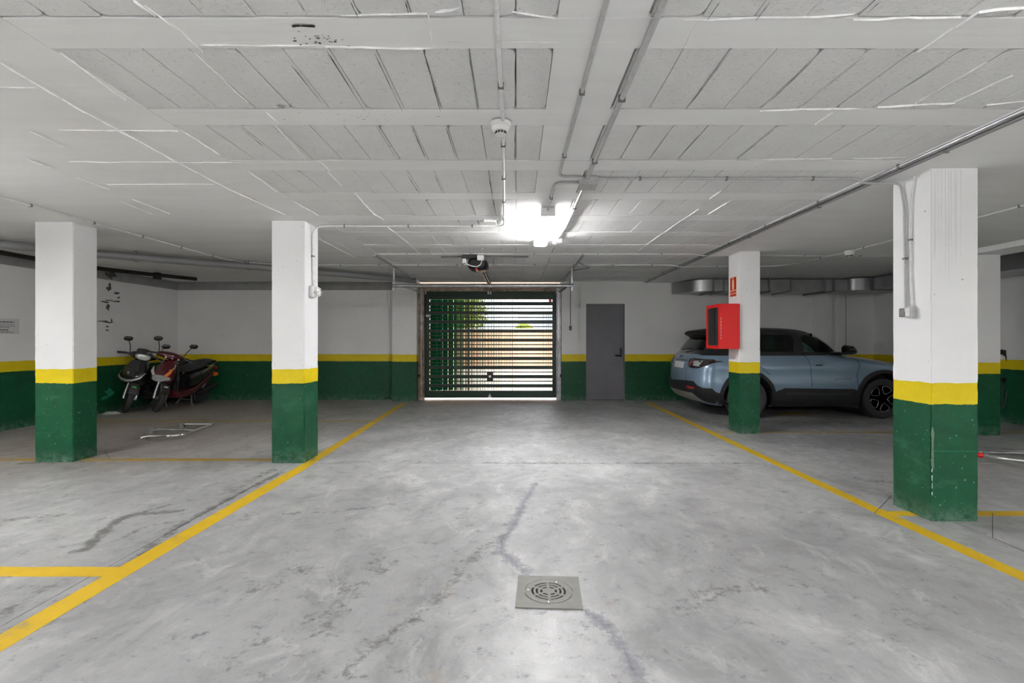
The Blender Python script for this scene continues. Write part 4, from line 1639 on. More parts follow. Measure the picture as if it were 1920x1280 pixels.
def bool_cut(o, cutters):
    dg = None
    for c in cutters:
        me = bpy.data.meshes.new('cut')
        bmesh.ops.recalc_face_normals(c, faces=c.faces[:])
        c.to_mesh(me)
        c.free()
        co = bpy.data.objects.new('cut', me)
        COL.objects.link(co)
        md = o.modifiers.new('b', 'BOOLEAN')
        md.operation = 'DIFFERENCE'
        md.object = co
        md.solver = 'EXACT'
        bpy.context.view_layer.update()
        dg = bpy.context.evaluated_depsgraph_get()
        # o is parented; evaluate in world space so the cutter is in the same frame
        nm = bpy.data.meshes.new_from_object(o.evaluated_get(dg))
        o.modifiers.clear()
        old = o.data
        o.data = nm
        bpy.data.objects.remove(co)
        bpy.data.meshes.remove(old)
    return o


def finish(o, ang=35):
    for p in o.data.polygons: p.use_smooth = True
    o.data.set_sharp_from_angle(angle=math.radians(ang))


WB, WR = 2.221, .33
zs = [.20, .22, .26, .30, .36, .42, .48, .54, .60, .65, .70, .76, .80, .84, .87, .90, .92, .94, .96, .98, 1.0, 1.02, 1.035, 1.05]
body = obj('body', slice_mesh(zs), M['car_blue'], None)
cuts = []
for wx in (0, WB):
    for s in (-1, 1):
        b = newbm()
        lathe(b, [(.405, s * .52), (.405, s * 1.0)], (wx, 0, WR + .01), 'Y', 40)
        cuts.append(b)
bool_cut(body, cuts)
body.data.materials.append(M['clad'])
for p_ in body.data.polygons:
    c_ = p_.center
    if any(math.hypot(c_.x - wx, c_.z - WR - .01) < .41 for wx in (0, WB)) and (abs(c_.y) < .84 or abs(p_.normal.y) < .5) or c_.z < .21: p_.material_index = 1
body.parent = car
finish(body, 30)
# cabin: black, hollow, with real window openings
zs = [1.03, 1.06, 1.09, 1.12, 1.16, 1.2, 1.25, 1.29, 1.33, 1.37, 1.40, 1.43, 1.455, 1.475, 1.49, 1.50, 1.508, 1.512]
cab = obj('cabin', slice_mesh(zs), M['car_black'], None)
inner = slice_mesh([1.0] + zs[:-4], .035)
for v in inner.verts: v.co.z -= .012
WF = [(.99, 1.345), (1.08, 1.368), (1.20, 1.355), (1.42, 1.245), (1.595, 1.095), (.955, 1.09)]
WRR = [(.10, 1.36), (.40, 1.375), (.80, 1.368), (.845, 1.30), (.80, 1.09), (-.10, 1.10)]
WQ = [(-.22, 1.14), (.0, 1.34), (-.02, 1.35), (-.30, 1.30), (-.38, 1.16)]
RG = [(-.60, 1.115), (-.52, 1.33), (.52, 1.33), (.60, 1.115)]
cl = [inner]
for poly in (WF, WRR):
    b = newbm()
    prism(b, poly, -1.2, 1.2, 'XZ')
    cl.append(b)
b = newbm()
prism(b, RG, -1.3, -.35, 'YZ')
cl.append(b)
b = newbm()
# windscreen opening, along +x
prism(b, [(-.60, 1.10), (-.50, 1.40), (.50, 1.40), (.60, 1.10)], 1.25, 2.2, 'YZ')
cl.append(b)
bool_cut(cab, cl)
cbm = bmesh.new()
cbm.from_mesh(cab.data)
bad = [f for f in cbm.faces if any(v.co.x > XF(max(v.co.z, 1.03)) + .04 for v in f.verts)]
bmesh.ops.delete(cbm, geom=bad, context='FACES')
cbm.to_mesh(cab.data)
cbm.free()
cab.parent = car
finish(cab, 30)


def patch(name, poly, mode, off, th, m, parent, sub=3, side=-1, local=True):
    """polygon laid on the side (mode 'side', coords x,z) or on the tail (mode 'rear', coords y,z)"""
    bm = newbm()
    if mode == 'side': vs = [bm.verts.new((a, 0, b)) for a, b in poly]
    else: vs = [bm.verts.new((0, a, b)) for a, b in poly]
    bm.faces.new(vs)
    bmesh.ops.triangulate(bm, faces=bm.faces[:])
    for _ in range(sub): bmesh.ops.subdivide_edges(bm, edges=bm.edges[:], cuts=1, use_grid_fill=True)
    bmesh.ops.triangulate(bm, faces=bm.faces[:])
    base = bm.verts[:]
    r_ = bmesh.ops.extrude_face_region(bm, geom=bm.faces[:])
    top = [e for e in r_['geom'] if isinstance(e, bmesh.types.BMVert)]
    ts = set(top)
    for v in bm.verts:
        o_ = off + (th if v in ts else 0)
        if mode == 'side': v.co.y = side * (YS(v.co.x, v.co.z) + o_)
        elif mode == 'rear': v.co.x = XRY(v.co.y, v.co.z) - o_
    return obj(name, bm, m, parent, smooth=True, auto=30, local=True)


for s in (-1, 1):
    patch('front_side_window', WF, 'side', -.010, .004, M['glass_green'], car, 2, s)
    patch('rear_side_window', WRR, 'side', -.010, .004, M['glass_dark'], car, 2, s)
    patch('quarter_window', WQ, 'side', .001, .003, M['glass_dark'], car, 2, s)
    sill = [(.40, .198), (.42, .42), (.47, .452), (.60, .505), (1.72, .49), (1.80, .455), (1.82, .42), (1.84, .198)]
    patch('side_cladding', sill, 'side', -.004, .016, M['clad'], car, 4, s)
    patch('sill_strip', [(.62, .40), (.64, .43), (1.66, .42), (1.68, .39)], 'side', .010, .006, M['dark_pl'], car, 3, s)  # raised strip of slightly paler plastic on the cladding
    # wheel arch trims
    for wx in (0, WB):
        bm = newbm()
        N = 36
        ri, ro = .402, .462
        prev = None
        for q in range(N + 1):
            a = math.radians(-18 + 216 * q / N)
            ring = []
            for rr, oo in ((ri, -.02), (ri, .022), (ro, .016), (ro, -.01)):
                x, z = wx + rr * math.cos(a), WR + .01 + rr * math.sin(a)
                yv = YS(x, max(.22, z)) if z > .22 else YS(x, .22)
                ring.append(bm.verts.new((x, s * (max(yv, .70) + oo), max(z, .215))))
            if prev:
                for e in range(4): bm.faces.new((prev[e], prev[(e + 1) % 4], ring[(e + 1) % 4], ring[e]))
            else: bm.faces.new(ring)
            prev = ring
        bm.faces.new(prev[::-1])
        obj('wheel_arch', bm, M['clad'], car, smooth=True, auto=40, local=True)
    # door seams, handle, mirror
    for pl in ([(.93, 1.06), (1.0, .98), (1.03, .85), (1.04, .52)], [(1.79, 1.02), (1.83, .9), (1.78, .7), (1.80, .5)], [(-.02, 1.05), (.10, .95), (.28, .80), (.36, .72)]):
        bm = newbm()
        pts = []
        for (a, b), (c_, d_) in zip(pl[:-1], pl[1:]):
            for q in range(6):
                x, z = a + (c_ - a) * q / 6, b + (d_ - b) * q / 6
                pts.append((x, s * (YS(x, z) + .0005), z))
        x, z = pl[-1]
        pts.append((x, s * (YS(x, z) + .0005), z))
        tube(bm, pts, .0035, 5)
        obj('door_seam', bm, M['void'], car, local=True)
    for hx_ in (1.17,) + ((.05,) if False else ()):
        bm = newbm()
        yv = s * (YS(hx_, .905) + .012)
        loft(bm, [((hx_ - .10, yv - s * .010, .905), (0, .008, 0), (0, 0, .012)), ((hx_ - .07, yv + s * .01, .905), (0, .012, 0), (0, 0, .016)), ((hx_ + .07, yv + s * .01, .905), (0, .012, 0), (0, 0, .016)), ((hx_ + .10, yv - s * .010, .905), (0, .008, 0), (0, 0, .012))], 12)
        obj('door_handle', bm, M['car_blue'], car, smooth=True, local=True)
        patch('handle_recess', [(hx_ - .06, .885), (hx_ - .05, .865), (hx_ + .05, .865), (hx_ + .06, .885)], 'side', -.001, .002, M['clad'], car, 1, s)
    bm = newbm()
    yv = s * .93
    loft(bm, [((1.52, yv, 1.135), (0, .05, 0), (0, 0, .05)), ((1.54, yv, 1.13), (0, .10, 0), (0, 0, .078)), ((1.63, yv, 1.125), (0, .10, 0), (0, 0, .072)), ((1.71, yv - s * .02, 1.11), (0, .06, 0), (0, 0, .045)), ((1.74, yv - s * .03, 1.10), (0, .02, 0), (0, 0, .02))], 18)
    bx(bm, 1.55, 1.66, min(s * .76, s * .90), max(s * .76, s * .90), 1.055, 1.085, .01)
    obj('side_mirror', bm, M['car_black'], car, smooth=True, auto=45, local=True)
    # lamps
    tl = [(s * .44, .955), (s * .45, .855), (s * .50, .825), (s * .70, .815), (s * .80, .86), (s * .838, .93), (s * .80, .972), (s * .50, .985)]
    t_ = patch('tail_light', tl, 'rear', .0, .016, M['lens_dark'], car, 3)
    patch('lamp_element', [(s * .58, .94), (s * .60, .86), (s * .72, .85), (s * .74, .95)], 'rear', .012, .008, M['lens_clear'], t_, 1)
    patch('lamp_element', [(s * .50, .93), (s * .50, .87), (s * .55, .87), (s * .55, .93)], 'rear', .012, .008, M['lens_red'], t_, 1)
    patch('rear_reflector', [(s * .47, .515), (s * .46, .475), (s * .66, .470), (s * .68, .505)], 'rear', .016, .008, M['lens_red'], car, 2)
    hl = [(s * .40, .80)]
# tail parts
bt = [(-.855, .24), (-.855, .50), (-.80, .50), (-.72, .535), (-.64, .60), (-.42, .60), (-.36, .555), (.36, .555), (.42, .60), (.64, .60), (.72, .535), (.80, .50), (.855, .50), (.855, .24)]
patch('rear_bumper', bt, 'rear', .002, .018, M['clad'], car, 5)
patch('skid_plate', [(-.74, .235), (-.58, .40), (.58, .40), (.74, .235), (.60, .255), (-.60, .255)], 'rear', .016, .016, M['silver'], car, 4)
patch('rear_window', RG, 'rear', -.006, .004, M['glass_dark'], car, 3)
patch('number_plate', [(-.26, .80), (-.26, .905), (.26, .905), (.26, .80)], 'rear', .004, .006, M['plate'], car, 1)
patch('plate_band', [(.225, .80), (.225, .905), (.26, .905), (.26, .80)], 'rear', .009, .003, M['plate_blue'], car, 1)
patch('tailgate_recess', [(-.36, .93), (-.36, .945), (.36, .945), (.36, .93)], 'rear', -.001, .003, M['clad'], car, 2)
for s in (-1, 1):
    patch('tailgate_seam', [(s * .40, .60), (s * .40, .83), (s * .405, .83), (s * .405, .60)], 'rear', -.001, .002, M['void'], car, 2)
patch('high_brake_light', [(-.09, 1.432), (-.09, 1.444), (.09, 1.444), (.09, 1.432)], 'rear', .115, .004, M['lens_clear'], car, 1)
bm = newbm()
# roof spoiler
N = 14
prev = None
for q in range(N + 1):
    y = -.60 + 1.2 * q / N
    k_ = 1 - .16 * (abs(y) / .6) ** 3
    zt = 1.475 - .05 * (abs(y) / .6) ** 3
    prof = [(-.30, zt + .022), (-.56 * k_ - .03, zt - .012), (-.60 * k_ - .03, zt - .030), (-.58 * k_ - .02, zt - .045), (-.48 * k_, zt - .115), (-.38, zt - .11)]
    ring = [bm.verts.new((a, y, b)) for a, b in prof]
    if prev:
        for e in range(6): bm.faces.new((prev[e], prev[(e + 1) % 6], ring[(e + 1) % 6], ring[e]))
    else: bm.faces.new(ring)
    prev = ring
bm.faces.new(prev[::-1])
obj('roof_spoiler', bm, M['clad'], car, smooth=True, auto=35, local=True)
bm = newbm()
tube(bm, [(-.76, .02, 1.115), (-.745, -.14, 1.135), (-.72, -.34, 1.14)], [.014, .010, .006], 8)
obj('rear_wiper', bm, M['black'], car, smooth=True, local=True)
bt_ = text('Jeep', .075, (carx + XR(1.0) - .012, cary + .0, 1.005), (PI / 2 + -.35, 0, -PI / 2), M['dark_pl'], car, 'tailgate_badge', .002)
text('AVENGER', .05, (carx + 1.55, cary - WZ(.66) - .003, .645), (PI / 2, 0, 0), M['dark_pl'], car, 'door_badge', .001, 1.35)
# windscreen glass and front bits
bm = newbm()
g = []
for i in range(9):
    z = 1.09 + (1.41 - 1.09) * i / 8
    row = []
    for j in range(13):
        y = (-.60 + 1.2 * j / 12) * (1 - .18 * i / 8)
        t = min(1, abs(y) / WZ(z))
        x = XF(z) - AF(z) * (1 - max(0, 1 - t**NF) ** (1 / NF)) - .012
        row.append(bm.verts.new((x, y, z)))
    g.append(row)
for i in range(8):
    for j in range(12): bm.faces.new((g[i][j], g[i][j + 1], g[i + 1][j + 1], g[i + 1][j]))
obj('windscreen', bm, M['glass_green'], car, smooth=True, local=True)
for s in (-1, 1):
    bm = newbm()
    bx(bm, 2.80, 2.96, min(s * .42, s * .66), max(s * .42, s * .66), .72, .80, .02)
    obj('headlight', bm, M['lens_clear'], car, smooth=True, auto=40, local=True)
bm = newbm()
for q in range(7): bx(bm, 2.95, 2.99, -.33 + q * .1, -.27 + q * .1, .66, .74, .008)
obj('front_grille', bm, M['black'], car, local=True)
bm = newbm()
bx(bm, 2.80, 3.01, -.62, .62, .26, .42, .03)
obj('front_bumper', bm, M['clad'], car, smooth=True, auto=40, local=True)
bm = newbm()
bx(bm, -.5, 2.6, -.52, .52, .19, .30)
obj('underbody', bm, M['void'], car, local=True)


def seat(x, y, rear=False):
    bm = newbm()
    loft(bm, [((x, y, .95), (.07, 0, 0), (0, .21, 0)), ((x - .05, y, 1.12), (.06, 0, 0), (0, .20, 0)), ((x - .09, y, 1.22), (.03, 0, 0), (0, .12, 0))], 16)
    s_ = obj('car_seat', bm, M['seat'], car, smooth=True, local=True)
    bm = newbm()
    loft(bm, [((x - .09, y, 1.235), (.03, 0, 0), (0, .07, 0)), ((x - .10, y, 1.27), (.05, 0, 0), (0, .12, 0)), ((x - .12, y, 1.36), (.035, 0, 0), (0, .10, 0)), ((x - .12, y, 1.37), (.01, 0, 0), (0, .07, 0))], 16)
    obj('headrest', bm, M['seat'], s_, smooth=True, local=True)


seat(.86, -.36)
seat(.86, .36)
seat(.02, -.36)
seat(.02, .36)
bm = newbm()
bx(bm, 1.30, 1.75, -.68, .68, 1.04, 1.085, .02)
obj('dashboard', bm, M['seat'], car, local=True)
bm = newbm()
bx(bm, 1.30, 1.34, -.10, .10, 1.29, 1.35, .012)
obj('rear_view_mirror', bm, M['black'], car, local=True)
bm = newbm()
bmw = [(.165, 0)]
pts = [(1.2 + .05 * math.sin(a), -.36 + .17 * math.cos(a), 1.06 + .16 * math.sin(a)) for a in [2 * PI * q / 20 for q in range(21)]]
tube(bm, pts, .014, 8, cap=False)
obj('steering_wheel', bm, M['black'], car, smooth=True, local=True)


def car_wheel(x, s, ph):
    yo = s * .845
    bm = newbm()
    prof = [(.222, -.19), (.30, -.20), (.322, -.188), (.33, -.165), (.33, -.035), (.322, -.012), (.30, 0), (.235, -.004), (.222, -.02)]
    lathe(bm, [(r_, s * (h_)) for r_, h_ in prof], (x, yo, WR), 'Y', 48)
    wl = obj('wheel', bm, M['tyre'], car, smooth=True, auto=30, local=True)
    bm = newbm()
    lathe(bm, [(.224, -.02 * s), (.220, -.012 * s), (.212, -.016 * s), (.205, -.05 * s), (.20, -.16 * s), (.05, -.15 * s), (.0001, -.15 * s)], (x, yo, WR), 'Y', 40)
    obj('rim', bm, M['rim'], wl, smooth=True, auto=30, local=True)
    bm = newbm()
    lathe(bm, [(.05, -.06 * s), (.045, -.03 * s), (.03, -.022 * s), (.0001, -.022 * s)], (x, yo, WR), 'Y', 24)
    obj('hub_cap', bm, M['rim'], wl, smooth=True, auto=40, local=True)
    for q in range(5):
        a0 = ph + q * 2 * PI / 5
        # petal ring of bright edge plus dark spoke between
        bm = newbm()
        pts = []
        for (rr, da) in ((.075, 0), (.12, -.36), (.185, -.46), (.207, -.30), (.212, 0), (.207, .30), (.185, .46), (.12, .36), (.075, 0)):
            a = a0 + da
            pts.append(Vector((x + rr * math.cos(a), yo - s * .022, WR + rr * math.sin(a))))
        tube(bm, bend(pts, .03, 3), .006, 6)
        obj('rim_edge', bm, M['rim_edge'], wl, smooth=True, local=True)
        bm = newbm()
        a = a0 + PI / 5
        ca, sa = math.cos(a), math.sin(a)
        poly = [(.03 * ca - .02 * sa, .03 * sa + .02 * ca), (.03 * ca + .02 * sa, .03 * sa - .02 * ca), (.212 * math.cos(a - .16), .212 * math.sin(a - .16)), (.212 * math.cos(a + .16), .212 * math.sin(a + .16))]
        prism(bm, [(x + p0, WR + p1) for p0, p1 in poly], yo - s * .055, yo - s * .028, 'XZ')
        obj('spoke', bm, M['rim'], wl, local=True)
    return wl


for x, ph in ((0, 1.15), (WB, 1.15)):
    for s in (-1, 1): car_wheel(x, s, ph)


# ------------------------------------------------------------------ scooters
def scooter(label, loc, rz, lean, steer, red):
    T = thing('scooter', label, 'scooter', loc, (0, 0, 0))
    T.rotation_mode = 'XYZ'
    T.rotation_euler = (0, lean, rz)
    paint = M['sc_red'] if red else M['sc_black']
    V = Vector

    def P(name, bm, m, parent=T, auto=40): return obj(name, bm, m, parent, smooth=True, auto=auto, local=True)
    R_, r_ = .205, .045
    # steering group geometry is rotated about the steering axis
    Sm = Matrix.Translation(V((0, .12, .5))) @ Matrix.Rotation(steer, 4, V((0, .27, 1)).normalized()) @ Matrix.Translation(V((0, -.12, -.5)))

    def st(bm):
        bm.transform(Sm)
        return bm
    bm = newbm()
    for seg_ in [0]:
        prof = [(R_ - .045, -.03), (R_ - .01, -.046), (R_ + .025, -.042), (R_ + .045, -.02), (R_ + .048, 0), (R_ + .045, .02), (R_ + .025, .042), (R_ - .01, .046), (R_ - .045, .03)]
        lathe(bm, prof, (0, 0, .253), 'X', 40)
    fw_ = P('front_wheel', st(bm), M['tyre'])
    bm = newbm()
    lathe(bm, [(.165, -.028), (.158, -.03), (.150, -.02), (.150, .02), (.158, .03), (.165, .028)], (0, 0, .253), 'X', 32)
    for q in range(5):
        a = q * 2 * PI / 5
        tube(bm, [(0, .03 * math.cos(a), .253 + .03 * math.sin(a)), (0, .155 * math.cos(a), .253 + .155 * math.sin(a))], .014, 8)
    lathe(bm, [(.035, -.05), (.035, .05)], (0, 0, .253), 'X', 16)
    P('rim', st(bm), M['silver'] if red else M['rim'], fw_)
    for s in (-1, 1):
        bm = newbm()
        tube(bm, [(s * .085, -.01, .24), (s * .085, .03, .36), (s * .075, .10, .60)], [.026, .024, .018], 12)
        P('fork_leg', st(bm), M['silver'])
    # fender
    bm = newbm()
    prev = None
    for q in range(15):
        a = math.radians(28 + 142 * q / 14)
        ring = []
        for hw, rr in ((-.075, .262), (-.062, .285), (0, .297), (.062, .285), (.075, .262), (.060, .275), (0, .287), (-.060, .275)):
            ring.append(bm.verts.new((hw, -rr * math.cos(a) * -1 * -1 if False else -rr * math.cos(a), .253 + rr * math.sin(a))))
        if prev:
            for e in range(8): bm.faces.new((prev[e], prev[(e + 1) % 8], ring[(e + 1) % 8], ring[e]))
        else: bm.faces.new(ring)
        prev = ring
    bm.faces.new(prev[::-1])
    fdr = P('front_fender', st(bm), M['sc_grey'] if not red else M['sc_black'])
    bm = newbm()
    bx(bm, -.03, .03, -.17, -.15, .485, .510, .004)
    P('fender_sticker', st(bm), M['green_st'] if not red else M['paper'], fdr)
    # brake disc/hub bolt
    bm = newbm()
    lathe(bm, [(.08, .055), (.08, .060)], (0, 0, .253), 'X', 24)
    P('brake_disc', st(bm), M['galv'], fw_)
    # front shield
    bm = newbm()
    if red:
        loft(bm, [((0, .16, .46), (.09, 0, 0), (0, .06, 0)), ((0, .12, .54), (.14, 0, 0), (0, .10, .0)), ((0, .10, .62), (.175, 0, 0), (0, .13, 0)), ((0, .14, .72), (.17, 0, 0), (0, .12, .0)),
                  ((0, .19, .83), (.14, 0, 0), (0, .09, 0)), ((0, .24, .93), (.11, 0, 0), (0, .06, 0))], 24, 2.6)
    else:
        loft(bm, [((0, .18, .42), (.10, 0, 0), (0, .06, 0)), ((0, .13, .52), (.17, 0, 0), (0, .11, .0)), ((0, .09, .60), (.215, 0, 0), (0, .15, 0)), ((0, .10, .68), (.22, 0, 0), (0, .15, 0)),
                  ((0, .15, .80), (.19, 0, 0), (0, .11, .0)), ((0, .20, .90), (.15, 0, 0), (0, .08, 0)), ((0, .24, .96), (.10, 0, 0), (0, .05, 0))], 24, 2.6)
    sh = P('front_shield', bm, paint, auto=60)
    if red:
        bm = newbm()
        loft(bm, [((0, -.035, .60), (.03, 0, 0), (0, 0, .02)), ((0, -.03, .605), (.115, 0, .0), (0, -.0, .055)), ((0, .03, .61), (.165, 0, .0), (0, 0, .075)), ((0, .08, .615), (.165, 0, 0), (0, 0, .07))], 24, 2.2)
        hl_ = P('headlight', bm, M['lens_clear'], sh)
        for s in (-1, 1):
            bm = newbm()
            tube(bm, [(s * .10, -.0, .65), (s * .155, .03, .72), (s * .175, .08, .80)], [.030, .028, .008], 10)
            P('front_indicator', bm, M['lens_orange'] if s > 0 else M['lens_clear'], sh)
        bm = newbm()
        tube(bm, [(.13, .04, .76), (.172, .11, .79), (.165, .15, .86)], .010, 8)
        P('silver_trim', bm, M['silver'], sh)
    else:
        for s in (-1, 1):
            bm = newbm()
            tube(bm, [(0, -.068, .575), (s * .09, -.055, .585), (s * .19, .0, .63), (s * .222, .08, .72)], [.026, .026, .022, .008], 10)
            P('silver_trim', bm, M['silver'], sh)
        bm = newbm()
        bx(bm, -.022, .022, -.052, -.038, .69, .735, .006)
        P('shield_badge', bm, M['silver'], sh)
        bm = newbm()
        loft(bm, [((0, .02, .76), (.13, 0, 0), (0, .03, .05)), ((0, .08, .86), (.11, 0, 0), (0, .03, .04)), ((0, .13, .92), (.08, 0, 0), (0, .03, .02))], 16)
        P('shield_grille', bm, M['sc_grey'], sh)
    # leg shield inner + floor
    bm = newbm()
    loft(bm, [((0, .25, .88), (.15, 0, 0), (0, .03, 0)), ((0, .27, .6), (.19, 0, 0), (0, .03, 0)), ((0, .30, .36), (.17, 0, 0), (0, .05, 0))], 16, 3)
    P('leg_shield', bm, M['sc_black'])
    bm = newbm()
    loft(bm, [((0, .25, .30), (.13, 0, 0), (0, 0, .05)), ((0, .35, .28), (.165, 0, 0), (0, 0, .065)), ((0, .75, .28), (.165, 0, 0), (0, 0, .065)), ((0, .88, .34), (.15, 0, 0), (0, 0, .08))], 16, 3.5)
    P('floorboard', bm, M['sc_red'] if red else M['sc_black'])
    for s in (-1, 1):
        bm = newbm()
        loft(bm, [((s * .10, .22, .34), (.03, 0, 0), (0, 0, .05)), ((s * .165, .40, .27), (.016, 0, 0), (0, 0, .06)), ((s * .17, .80, .33), (.018, 0, 0), (0, 0, .045)), ((s * .165, 1.15, .50), (.02, 0, 0), (0, 0, .05)), ((s * .13, 1.50, .66), (.01, 0, 0), (0, 0, .03))], 12)
        P('side_fairing', bm, paint)
    bm = newbm()
    loft(bm, [((0, .72, .50), (.12, 0, 0), (0, 0, .14)), ((0, .85, .52), (.16, 0, 0), (0, 0, .19)), ((0, 1.15, .60), (.165, 0, 0), (0, 0, .15)), ((0, 1.42, .68), (.12, 0, 0), (0, 0, .09)), ((0, 1.60, .72), (.06, 0, 0), (0, 0, .05))], 20, 2.6)
    P('rear_body', bm, M['sc_black'], auto=60)
    bm = newbm()
    loft(bm, [((0, .62, .70), (.07, 0, 0), (0, 0, .02)), ((0, .68, .73), (.12, 0, 0), (0, 0, .05)), ((0, .90, .765), (.15, 0, 0), (0, 0, .055)), ((0, 1.08, .80), (.155, 0, 0), (0, 0, .055)), ((0, 1.16, .84), (.14, 0, 0), (0, 0, .055)),
              ((0, 1.40, .87), (.12, 0, 0), (0, 0, .04)), ((0, 1.47, .87), (.08, 0, 0), (0, 0, .02))], 20, 2.8)
    P('seat', bm, M['seat'], auto=60)
    for s in (-1, 1):
        bm = newbm()
        tube(bm, bend([(s * .165, .98, .66), (s * .17, 1.15, .74), (s * .155, 1.33, .82), (s * .13, 1.42, .80)], .05), .010, 8)
        P('seat_trim', bm, M['silver'])
    bm = newbm()
    tube(bm, bend([(-.12, 1.35, .80), (-.12, 1.55, .86), (.12, 1.55, .86), (.12, 1.35, .80)], .07), .013, 10)
    bx(bm, -.08, .08, 1.45, 1.58, .855, .885, .01)
    P('rear_rack', bm, M['sc_black'])
    bm = newbm()
    bx(bm, -.08, .08, 1.58, 1.64, .68, .75, .015)
    P('tail_light', bm, M['lens_red'])
    for s in (-1, 1):
        bm = newbm()
        loft(bm, [((s * .13, 1.44, .60), (.02, 0, 0), (0, 0, .03)), ((s * .17, 1.42, .61), (.02, 0, 0), (0, 0, .045)), ((s * .19, 1.48, .61), (.01, 0, 0), (0, 0, .03))], 10)
        P('rear_indicator', bm, M['lens_orange'])
    # rear wheel
    bm = newbm()
    lathe(bm, prof, (0, 1.30, .253), 'X', 40)
    rw = P('rear_wheel', bm, M['tyre'])
    bm = newbm()
    lathe(bm, [(.165, -.028), (.158, -.03), (.150, -.02), (.150, .02), (.158, .03), (.165, .028)], (0, 1.30, .253), 'X', 32)
    for q in range(5):
        a = q * 2 * PI / 5
        tube(bm, [(0, 1.30 + .03 * math.cos(a), .253 + .03 * math.sin(a)), (0, 1.30 + .155 * math.cos(a), .253 + .155 * math.sin(a))], .014, 8)
    P('rim', bm, M['silver'], rw)
    bm = newbm()
    loft(bm, [((-.13, .85, .30), (.07, 0, 0), (0, 0, .08)), ((-.13, 1.05, .28), (.08, 0, 0), (0, 0, .10)), ((-.11, 1.35, .27), (.05, 0, 0), (0, 0, .06))], 14, 3)
    P('engine', bm, M['clad'])
    bm = newbm()
    tube(bm, [(.12, .95, .25), (.13, 1.1, .26), (.135, 1.15, .28), (.14, 1.55, .38)], [.02, .03, .05, .045], 12)
    P('exhaust', bm, M['clad'])
    bm = newbm()
    tube(bm, [(.06, 1.22, .32), (.10, 1.45, .66)], .022, 10)
    tube(bm, [(-.06, 1.22, .32), (-.10, 1.45, .66)], .022, 10)
    P('rear_shock', bm, M['galv'])
    bm = newbm()
    for s in (-1, 1): tube(bm, bend([(s * .08, .86, .26), (s * .12, .82, .10), (s * .17, .80, .012), (s * .17, .92, .012)], .03), .014, 8)
    tube(bm, [(-.11, .83, .13), (.11, .83, .13)], .010, 8)
    P('centre_stand', bm, M['clip'])
    # handlebar group
    bm = newbm()
    if red:
        loft(bm, [((-.24, .32, .99), (0, .03, 0), (0, 0, .02)), ((-.16, .29, 1.0), (0, .07, 0), (0, 0, .05)), ((0, .24, 1.0), (0, .11, .0), (0, 0, .075)), ((.16, .29, 1.0), (0, .07, 0), (0, 0, .05)), ((.24, .32, .99), (0, .03, 0), (0, 0, .02))], 18)
    else:
        loft(bm, [((-.22, .32, .99), (0, .03, 0), (0, 0, .02)), ((-.14, .28, 1.0), (0, .08, 0), (0, 0, .06)), ((0, .22, 1.0), (0, .11, .0), (0, 0, .085)), ((.14, .28, 1.0), (0, .08, 0), (0, 0, .06)), ((.22, .32, .99), (0, .03, 0), (0, 0, .02))], 18)
    hb = P('handlebar_cover', st(bm), paint, auto=60)
    bm = newbm()
    if not red:
        loft(bm, [((0, .100, 1.0), (.03, 0, 0), (0, 0, .02)), ((0, .105, 1.0), (.095, 0, 0), (0, 0, .05)), ((0, .15, 1.0), (.12, 0, 0), (0, 0, .06)), ((0, .19, 1.0), (.12, 0, 0), (0, 0, .06))], 20)
        P('headlight', st(bm), M['lens_clear'], hb)
        bm = newbm()
        loft(bm, [((0, .17, 1.05), (.13, 0, 0), (0, .02, 0)), ((0, .22, 1.13), (.11, 0, 0), (0, .02, 0)), ((0, .24, 1.14), (.03, 0, 0), (0, .01, 0))], 14)
        P('fly_screen', st(bm), M['sc_grey'], hb)
    else:
        for s in (-.1, 0, .1):
            bx(bm, s - .015, s + .015, .135, .15, .96, .985, .004)
        P('marker_lamp', st(bm), M['lens_clear'], hb)
    for s in (-1, 1):
        bm = newbm()
        tube(bm, [(s * .20, .32, .995), (s * .26, .34, .99), (s * .37, .385, .965)], [.013, .018, .018], 10)
        P('hand_grip', st(bm), M['black'])
        bm = newbm()
        tube(bm, bend([(s * .22, .29, .985), (s * .26, .265, .98), (s * .36, .30, .955)], .03), .007, 6)
        P('brake_lever', st(bm), M['galv'])
        bm = newbm()
        tube(bm, bend([(s * .20, .30, 1.01), (s * .22, .28, 1.12), (s * .27, .27, 1.22)], .05), .007, 8)
        mi = P('mirror_stem', st(bm), M['black'])
        bm = newbm()
        loft(bm, [((s * .29, .245, 1.26), (.02, 0, 0), (0, 0, .015)), ((s * .29, .255, 1.26), (.068, 0, .01), (0, 0, .045)), ((s * .29, .285, 1.26), (.064, 0, .01), (0, 0, .042)), ((s * .29, .29, 1.26), (.05, 0, 0), (0, 0, .03))], 18)
        P('mirror', st(bm), M['black'], mi)
    return T


q = fl(229, 771.5)
scooter('black scooter with silver chevron trim, parked closest to the left wall', (-6.97, 8.95, 0), math.radians(-1), math.radians(7), math.radians(42), False)
scooter('dark red scooter with two raised mirrors, parked right of the black one', (-6.46, 8.98, 0), math.radians(1), math.radians(7), math.radians(46), True)

